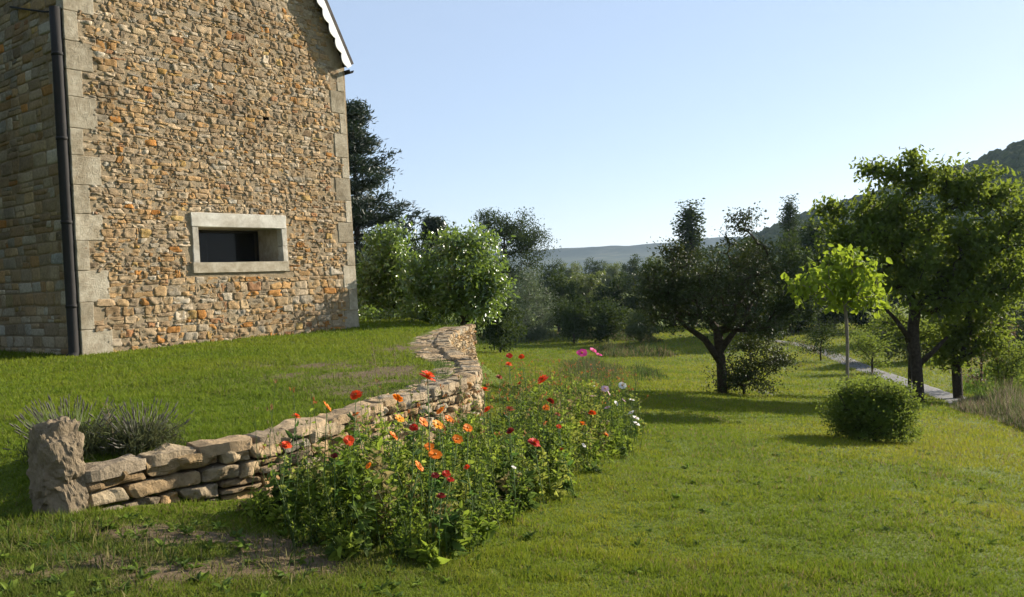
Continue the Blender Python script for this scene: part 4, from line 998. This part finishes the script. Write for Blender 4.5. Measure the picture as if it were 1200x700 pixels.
tall_patch([(690, 409), (780, 411), (800, 419), (700, 419)], 5000, .25, .6, MIX, 'meadow_grass', 'second strip of unmown grass left of the forked tree', 112, .035)
tall_patch([(655, 424), (700, 422), (735, 432), (740, 446), (690, 450), (650, 442)], 4200, .25, .6, [tuple(q * .6 for q in c_) for c_ in BRN] + GRN, 'weed_clump', 'brown seed heads behind the flower bed below pink blooms', 113, .018)
tall_patch([(735, 430), (775, 434), (785, 446), (740, 448)], 1500, .2, .45, [(.06, .05, .03)] + GRN, 'weed_clump', 'dark weedy tuft in tree shade right of the seed heads', 114, .02)
tall_patch([(1110, 478), (1130, 470), (1230, 470), (1260, 520), (1200, 507)], 14000, .3, .75, BRN + GRN[:2] + [(.19, .14, .115)], 'meadow_grass', 'brownish uncut grass at the right edge below the path', 115, .014)
tall_patch([(1112, 452), (1160, 425), (1320, 420), (1330, 466), (1150, 468)], 12000, .25, .6, [(.09, .15, .02), (.12, .17, .03), (.07, .12, .02)], 'meadow_grass', 'bright green meadow beyond the path at right', 116, .03)
tall_patch([(905, 404), (965, 420), (1035, 446), (1040, 440), (975, 408), (930, 398)], 2600, .15, .4, MIX, 'meadow_grass', 'uncut grass along the edges of the far path', 117, .03)
tall_patch([(562, 392), (640, 392), (640, 398), (562, 400)], 5000, .25, .6, MIX, 'meadow_grass', 'long grass at the foot of the grey green bush', 118, .035)
tall_patch(None, 2600, .05, .15, GRN + [(.20, .18, .07)], 'weedy_grass', 'rough weedy grass below the near end of the low wall', 119, .007, world=[(-5, 3.6), (-1.3, 4.3), (-.6, 5.3), (-2, 6.2), (-3.0, 6.15), (-4.6, 6.3)], lean=.5)
tall_patch(None, 1200, .08, .22, GRN, 'weedy_grass', 'grass tufts growing along the back of the stone coping', 120, .006, lean=.4,
           world=np.r_[np.array([wall_at(u, -.75) for u in np.linspace(.2, 9, 20)]).reshape(-1, 2), np.array([wall_at(u, -.42) for u in np.linspace(9, .2, 20)]).reshape(-1, 2)])

r = np.random.default_rng(122)
q = np.r_[np.c_[r.uniform(-5, -.4, 240), r.uniform(3.7, 6.1, 240)], np.c_[r.uniform(-1, 7, 500), r.uniform(4, 14, 500)]]
q = q[~in_poly(q[:, 0], q[:, 1], TPOLY)]; nl = 9
P = np.repeat(np.c_[q, H(q[:, 0], q[:, 1]) + .012], nl, 0); aa = r.uniform(0, 6.28, len(P)); szl = np.repeat(np.where(np.arange(len(q)) < 330, r.uniform(.035, .085, len(q)), r.uniform(.02, .045, len(q))), nl)
V, fs, _ = leaf_geo(P, szl, r, .42, 1.2, 0, True, np.c_[np.cos(aa), np.sin(aa), r.uniform(.1, .7, len(P))] * 2)
cr_ = np.array([(.10, .155, .02), (.14, .19, .03), (.08, .12, .03)])[r.integers(0, 3, len(P))] * r.uniform(.7, 1.2, (len(P), 1))
tag(link('lawn_weeds', np_mesh('lawn_weeds', V, fs, {'tint': np.r_[np.tile(cr_, (4, 1)), np.tile(cr_, (2, 1))]}), M_GRASS), 'small broad leaved weeds and clover scattered through the grass', 'weeds', None, 'stuff')

# lavender clumps
def lavender(px, py, hgt_, rad_, lab, seed, col):
    r = np.random.default_rng(seed); p = ground(px, py); root = empty('lavender', p, lab, 'plant', 'lavender clumps on the terrace')
    n_ = 130; a = r.uniform(0, 6.28, n_); q = np.sqrt(r.random(n_)); V, fs = [], []
    tb = Tubes(3); HP = []
    for k in range(n_):
        o0 = np.array([math.cos(a[k]) * q[k] * .10, math.sin(a[k]) * q[k] * .10, 0]); L_ = hgt_ * r.uniform(.65, 1.1)
        sp = q[k] * rad_; tip = o0 + np.array([math.cos(a[k]) * sp + r.normal(0, .03), math.sin(a[k]) * sp + r.normal(0, .03), math.sqrt(max(L_ * L_ - sp * sp, .01))])
        tb.chain([o0, o0 * .5 + tip * .5 + (0, 0, .03), tip], [.0028, .0024, .002], cap=False); HP.append((tip, (tip - o0) / L_))
    link('stems', tb.mesh('lavender_stems'), plain('lavender_stem_%d' % seed, col, .8), root)
    tb = Tubes(4)
    for tip, dr in HP: tb.chain([tip - dr * .01, tip + dr * .02, tip + dr * .05], [.003, .0065, .002], cap=False)
    tag(link('flower_spikes', tb.mesh('lavender_spikes'), plain('lavender_spike_%d' % seed, (.095, .085, .065), .9), root), kind='stuff')
    P = np.c_[np.clip(r.normal(0, rad_ * .5, (2600, 2)), -rad_, rad_), r.uniform(.02, hgt_ * .55, 2600)]
    V, f_, _ = leaf_geo(P, .075, r, .12, 0, -1.2)
    link('foliage', np_mesh('lavender_leaf', V, f_, {'rnd': r.random(len(P))}), L_LAV, root)
lavender(84, 536, .46, .32, 'spiky grey lavender clump behind the upright stone', 131, (.085, .10, .045))
lavender(165, 528, .38, .30, 'darker round lavender clump behind the near coping', 132, (.06, .06, .04))
# thin dry stalks on the terrace
def stalk(px0, py0, px1, py1, lab, seed):
    r = np.random.default_rng(seed); p = ground(px0, py0); t_ = W(px1, py1, p[1]); tb = Tubes(4)
    tb.chain([(0, 0, 0), (t_ - p) * .5 + (.015, 0, 0), t_ - p], [.005, .004, .002])
    root = empty('dry_stalk', p, lab, 'weed', 'dry stalks on the terrace'); link('stem', tb.mesh('stalk'), plain('dry_stalk', (.26, .20, .10), .9), root)
    P = (t_ - p) * r.uniform(.55, 1.0, 30)[:, None] + r.normal(0, .018, (30, 3)); V, f_, _ = leaf_geo(P, .04, r, .3); tag(link('seed_head', np_mesh('seeds', V, f_, {'rnd': r.random(30)}), L_RED, root), kind='stuff')
stalk(441, 447, 436, 402, 'tallest dry pale stalk standing on the bare terrace patch', 141)
stalk(446, 432, 431, 424, 'short bent dry stalk beside the tallest dry stalk', 142)
stalk(462, 428, 462, 412, 'short upright dry stalk near the inner edge of the coping', 143)
stalk(135, 535, 124, 470, 'leafy dry weed stalk between the two lavender clumps', 144)

# ------------------------------------------------------------------ flower bed
M_BED = tint_mat('flower_bed_leaf', tl=.52, rough=.6, spec=.15)
r = np.random.default_rng(201)
lo, hi = BED.min(0), BED.max(0); q = r.uniform(lo, hi, (9000, 2)); q = q[in_poly(q[:, 0], q[:, 1], BED)]
dd = np.hypot(q[:, 0], q[:, 1]); q = q[r.random(len(q)) < np.clip((7.5 / dd) ** 1.0, .25, 1)][:640]
be = poly_dist(q[:, 0], q[:, 1], BED)
P, D, S, Cc = [], [], [], []; tb = Tubes(3)
GR = np.array([(.13, .185, .02), (.17, .225, .025), (.22, .275, .035), (.085, .13, .025), (.26, .28, .05), (.25, .20, .08)])
for k, (px_, py_) in enumerate(q):
    gz0 = hz(px_, py_); kind = r.random(); hmax = np.interp(be[k], [0, .35, .9], [.22, .62, .90]) * np.interp(py_, [5.5, 8, 13, 17], [1.0, 1.0, 1.0, .85]) * r.uniform(.42, 1.18)
    ns = r.integers(2, 5); col = GR[r.choice(6, p=[.25, .27, .20, .15, .09, .04])]
    for s_ in range(ns):
        a = r.uniform(0, 6.28); sp = r.uniform(.05, .30) * hmax; tip = np.array([px_ + math.cos(a) * sp, py_ + math.sin(a) * sp, gz0 + hmax * r.uniform(.6, 1)]); b_ = np.array([px_ + r.normal(0, .03), py_ + r.normal(0, .03), gz0 - .02])
        mid = (b_ + tip) / 2 + (r.normal(0, .03), r.normal(0, .03), .04)
        tb.chain([b_, mid, tip], [.0045, .0035, .0015], cap=False)
        nl = int(12 + 34 * hmax); t = r.uniform(.12, 1.0, nl); pt = b_ * ((1 - t) ** 2)[:, None] + 2 * mid * (t * (1 - t))[:, None] + tip * (t * t)[:, None]
        aa = r.uniform(0, 6.28, nl); P.append(pt); D.append(np.c_[np.cos(aa), np.sin(aa), r.uniform(-.3, .8, nl)] * 1.4)
        S.append(np.where(kind < .25, r.uniform(.07, .13, nl), np.where(kind < .7, r.uniform(.04, .08, nl), r.uniform(.025, .05, nl))) * (1.15 - .45 * t)); Cc.append(np.tile(col, (nl, 1)) * r.uniform(.75, 1.3, (nl, 1)))
hq = q[r.random(len(q)) < np.clip((q[:, 1] - 6) / 14, .06, .5)]
for px_, py_ in hq:                                     # tall thin stalks with buds and seed heads
    for _k in range(r.integers(1, 4)):
        gz0 = hz(px_, py_); b_ = np.array([px_ + r.normal(0, .1), py_ + r.normal(0, .1), gz0]); tip = b_ + (r.normal(0, .12), r.normal(0, .12), r.uniform(.7, 1.12))
        tb.chain([b_, (b_ + tip) / 2 + (r.normal(0, .03), 0, .03), tip], [.004, .003, .0018], cap=False)
        m_ = 5; P.append(tip + r.normal(0, .012, (m_, 3))); D.append(np.tile([0, 0, 1.5], (m_, 1))); S.append(np.full(m_, .03)); Cc.append(np.tile([(.20, .12, .05), (.16, .16, .05), (.28, .10, .03)][r.integers(0, 3)], (m_, 1)))
        m_ = 7; t = r.uniform(.3, .9, m_); P.append(b_ + (tip - b_) * t[:, None]); aa = r.uniform(0, 6.28, m_); D.append(np.c_[np.cos(aa), np.sin(aa), np.full(m_, .5)] * 1.4); S.append(r.uniform(.03, .06, m_)); Cc.append(np.tile(GR[r.integers(0, 5)], (m_, 1)))
P, D, S, Cc = map(np.concatenate, (P, D, S, Cc))
V, fs, _ = leaf_geo(P, S, r, .42, .6, 0, True, D)
Vs = np.concatenate(tb.V); Fs = np.concatenate([f for f in tb.Fq if len(f)]); off = len(V)
tag(link('flower_bed_foliage', np_mesh('flower_bed_foliage', np.r_[V, Vs], [fs[0], fs[1], Fs + off], {'tint': np.r_[np.tile(Cc, (4, 1)), np.tile(Cc, (2, 1)), np.tile([(.07, .11, .03)], (len(Fs), 1))]}), M_BED),
    'tangled green leaves and stems filling the flower bed', 'foliage', None, 'stuff')

M_PETAL = tint_mat('petal', tl=.35, rough=.55, spec=.2)
def petals(Vl, Fl, Cl, Rm, o0, ring_r, n_, wdt, lift, z0, col, r, inner=.12):
    for k in range(n_):
        a = 2 * math.pi * (k + r.uniform(-.2, .2)) / n_; ca, sa = math.cos(a), math.sin(a); L_ = ring_r * r.uniform(.88, 1.08)
        pr = [(inner * L_, 0, z0), (L_ * .55, wdt * .42, z0 + lift * .55), (L_ * .92, wdt * .34, z0 + lift * .9), (L_, 0, z0 + lift * .85), (L_ * .92, -wdt * .34, z0 + lift * .9), (L_ * .55, -wdt * .42, z0 + lift * .55)]
        v = np.array([(x_ * ca - y_ * sa, x_ * sa + y_ * ca, z_) for x_, y_, z_ in pr]) @ Rm.T + o0
        b_ = sum(len(q_) for q_ in Vl); Vl.append(v); Fl.append([b_ + i for i in range(6)]); Cl.append(np.array(col) * r.uniform(.8, 1.15))
COLS = dict(redorange=(.70, .075, .012), orange=(.80, .22, .012), amber=(.84, .36, .02), red=(.50, .03, .012), darkred=(.20, .014, .012), pink=(.70, .07, .28), white=(.80, .78, .74), palepink=(.72, .50, .58), brownred=(.30, .06, .02))
def flower(px, py, d_, wpx, colour, where, style='zinnia'):
    seed = int(px * 7 + py * 13); r = np.random.default_rng(seed)
    head = W(px, py, d_); a = r.uniform(0, 6.28); off_ = r.uniform(.03, .16); bx, by = head[0] + math.cos(a) * off_, head[1] + math.sin(a) * off_
    # stems root on the lawn side of the wall
    if in_poly(np.array([bx]), np.array([by]), TPOLY)[0] or poly_dist(np.array([bx]), np.array([by]), _mid, False)[0] < .3: by -= .3; bx += .15
    bz = float(G(bx, by)); base = np.array([bx, by, bz])
    words = dict(redorange='red orange', orange='bright orange', amber='golden orange', red='deep red', darkred='dark crimson', pink='magenta pink', white='white', palepink='pale pink', brownred='fading brown red')[colour]
    root = empty('zinnia' if style == 'zinnia' else 'cosmos', base, f'{words} {"zinnia" if style == "zinnia" else "cosmos"} {where}', 'flower', 'flowers of the bed')
    hd = head - base; tb = Tubes(5); mid = hd * .5 + (r.normal(0, .02), r.normal(0, .02), .02); tb.chain([(0, 0, 0), mid, hd - (0, 0, .006)], [.005, .004, .003]); link('stem', tb.mesh('stem'), M_STEM, root)
    nl = 8 if style == 'zinnia' else 18; t = r.uniform(.3, .93, nl); pt = mid * (2 * t * (1 - t))[:, None] + hd * (t * t)[:, None]; aa = r.uniform(0, 6.28, nl)
    V, fs, _ = leaf_geo(pt, np.full(nl, .085 if style == 'zinnia' else .07), r, .36 if style == 'zinnia' else .10, .6, 0, True, np.c_[np.cos(aa), np.sin(aa), np.full(nl, .4)] * 1.5)
    link('leaves', np_mesh('flower_leaves', V, fs, {'tint': np.tile((.06, .115, .022), (nl * 6, 1)) * r.uniform(.8, 1.2, (nl * 6, 1))}), M_BED, root)
    Rr = wpx * d_ / F * .51
    nrm = np.array([.25 + r.normal(0, .4), -.2 + r.normal(0, .4), 1.0 if style == 'zinnia' else .75]); nrm /= np.linalg.norm(nrm)
    ax = np.cross(nrm, [0, 1, 0]); ax /= np.linalg.norm(ax); Rm = np.stack([ax, np.cross(nrm, ax), nrm], 1)
    Vl, Fl, Cl = [], [], []; col = COLS[colour]
    if style == 'zinnia':
        petals(Vl, Fl, Cl, Rm, hd, Rr, 11, Rr * .62, -.10 * Rr, 0, col, r); petals(Vl, Fl, Cl, Rm, hd, Rr * .8, 10, Rr * .55, .22 * Rr, .06 * Rr, col, r); petals(Vl, Fl, Cl, Rm, hd, Rr * .55, 8, Rr * .42, .38 * Rr, .14 * Rr, [c_ * .9 for c_ in col], r)
    else: petals(Vl, Fl, Cl, Rm, hd, Rr, 8, Rr * .85, .12 * Rr, 0, col, r, .06); petals(Vl, Fl, Cl, Rm, hd, Rr * .85, 5, Rr * .7, .25 * Rr, .03 * Rr, col, r, .06)
    link('petals', np_mesh('petals', np.concatenate(Vl), [np.array(Fl)], {'tint': np.array(Cl)}), M_PETAL, root)
    sv, sf = ico(1); sv = (sv * (Rr * .24, Rr * .24, Rr * .20) + (0, 0, Rr * .12)) @ Rm.T + hd
    link('centre', np_mesh('centre', sv, [sf], {'tint': np.tile((.50, .22, .02) if colour not in ('darkred', 'brownred') else (.10, .03, .01), (len(sf), 1))}), M_PETAL, root)
Z, K = 'zinnia', 'cosmos'
for f in ((501, 441, 6.2, 22, 'redorange', 'largest and highest, seen against the wall coping', Z), (383, 477, 6.3, 16, 'orange', 'highest at the left, seen against the terrace grass', K), (347, 488, 6.3, 12, 'redorange', 'small, farthest left above the coping', Z),
          (417, 463, 6.5, 16, 'redorange', 'over the bare terrace patch', Z), (466, 467, 6.6, 14, 'orange', 'just left of the largest red orange bloom', K), (335, 522, 6.0, 16, 'redorange', 'leftmost of all, in front of the wall face', Z),
          (417, 486, 6.5, 11, 'orange', 'small, below the bloom over the bare patch', K), (468, 491, 6.4, 13, 'amber', 'facing out, in front of the pale wall stones', K), (496, 495, 6.5, 14, 'orange', 'left one of the pair right under the largest bloom', K),
          (513, 498, 6.4, 15, 'amber', 'right one of the pair right under the largest bloom', K), (516, 482, 7.0, 12, 'orange', 'flat, below right of the largest bloom', K), (526, 491, 7.0, 11, 'orange', 'flat, in front of the lit wall corner', K),
          (485, 501, 6.3, 11, 'red', 'single, among orange blooms before the wall', Z), (461, 511, 6.2, 14, 'orange', 'wide, left of the single deep red bloom', K), (409, 516, 6.1, 14, 'redorange', 'against the orange wall stone', Z),
          (548, 502, 6.8, 13, 'orange', 'beside the shaded foot of the wall corner', K), (536, 515, 6.4, 13, 'orange', 'just below the foot of the wall corner', K), (503, 524, 6.2, 13, 'orange', 'upper one in the middle orange cluster', K),
          (510, 533, 6.0, 16, 'orange', 'widest in the middle orange cluster', K), (491, 547, 5.9, 15, 'orange', 'lowest in the middle orange cluster', K), (547, 548, 6.2, 10, 'redorange', 'small, right of the middle orange cluster', Z),
          (510, 557, 5.9, 10, 'darkred', 'left one of three low dark heads', Z), (523, 555, 5.9, 11, 'red', 'middle one of three low dark heads', Z), (528, 562, 5.8, 9, 'red', 'lowest of three low dark heads', Z), (517, 581, 5.8, 11, 'darkred', 'lowest bloom of the whole bed', Z),
          (432, 546, 5.9, 9, 'orange', 'faint, low over the leaves at left', K), (392, 534, 6.1, 8, 'darkred', 'tiny, in front of the wall at left', Z),
          (568, 457, 9.0, 13, 'redorange', 'flat, right beside the wall edge', Z), (597, 480, 8.4, 14, 'brownred', 'large, above the green mass right of the wall', Z), (571, 480, 8.2, 11, 'redorange', 'between wall edge and the large faded bloom', Z), (598, 505, 7.6, 11, 'darkred', 'dim, below the large faded bloom', Z),
          (596, 427, 12.0, 10, 'redorange', 'upper right of the far trio by the wall', Z), (597, 417, 12.6, 9, 'red', 'top of the far trio by the wall', Z), (611, 418, 12.6, 8, 'redorange', 'right of the far trio by the wall', Z), (585, 442, 10.5, 9, 'brownred', 'small, above the flat bloom by the wall', Z),
          (609, 450, 11.0, 9, 'redorange', 'tiny, between the wall and the wide red blooms', Z), (636, 445, 11.0, 16, 'redorange', 'widest in the far half of the bed', Z), (645, 470, 10.2, 11, 'darkred', 'below the widest far bloom', Z), (640, 478, 10.0, 10, 'orange', 'under the dark bloom in the far half', Z),
          (694, 484, 11.5, 10, 'redorange', 'upright, near the white cosmos', Z), (682, 497, 11.3, 12, 'orange', 'flat, below the upright bloom near the white cosmos', Z), (710, 510, 11.3, 9, 'orange', 'rightmost low bloom at the lawn side', Z), (626, 519, 7.9, 17, 'red', 'big and bright in the middle of the green mass', Z),
          (658, 527, 8.6, 8, 'brownred', 'small, right of the big bright bloom', Z), (653, 486, 9.8, 9, 'brownred', 'hazy, above the small faded one', Z), (655, 500, 9.2, 7, 'redorange', 'smallest, right of the big bright bloom', Z),
          (682, 414, 16.0, 14, 'pink', 'biggest of the tall pink three', K), (695, 411, 16.3, 10, 'pink', 'uppermost of the tall pink three', K), (702, 416, 16.1, 8, 'pink', 'smallest of the tall pink three', K),
          (697, 453, 13.8, 9, 'white', 'leftmost at the lawn end of the bed', K), (709, 456, 13.7, 10, 'palepink', 'upper one beside the leftmost white bloom', K), (695, 465, 13.4, 10, 'palepink', 'below the leftmost white bloom', K), (713, 461, 13.4, 8, 'palepink', 'second, close under the upper pale one', K),
          (729, 452, 13.7, 10, 'white', 'tilted, highest at the lawn end', K), (731, 470, 13.2, 8, 'palepink', 'rightmost of the pale pink blooms', K), (740, 469, 13.2, 8, 'white', 'small, right of the rightmost pale pink bloom', K), (722, 473, 13.1, 7, 'white', 'flat small, amid the pale pink blooms', K),
          (712, 478, 13.0, 8, 'palepink', 'lowest of the pale pink blooms', K), (740, 484, 13.0, 9, 'white', 'top of the drooping row over the lawn', K), (745, 490, 12.8, 9, 'white', 'middle of the drooping row over the lawn', K), (746, 497, 12.7, 9, 'white', 'bottom of the drooping row over the lawn', K),
          (684, 522, 10.6, 6, 'white', 'tiny, low among green leaves right of centre', K), (602, 548, 6.9, 7, 'white', 'tiny, low among the nearest green leaves', K)):
    flower(*f)

# ------------------------------------------------------------------ the air
bm = bmesh.new(); box_bm(bm, -3700, 3700, -320, 3700, -7.5, 150)
m = bpy.data.materials.new('haze_air'); m.use_nodes = True; n = m.node_tree
n.nodes.remove(n.nodes['Principled BSDF']); pv_ = N(n, 'ShaderNodeVolumePrincipled')
pv_.inputs['Color'].default_value = (.60, .78, 1.0, 1); pv_.inputs['Density'].default_value = .00009; pv_.inputs['Anisotropy'].default_value = .25
n.links.new(pv_.outputs[0], n.nodes['Material Output'].inputs['Volume'])
tag(link('haze', bm_mesh('haze', bm), m), kind='stuff', label='thin pale blue haze hanging over the far valley', cat='haze')
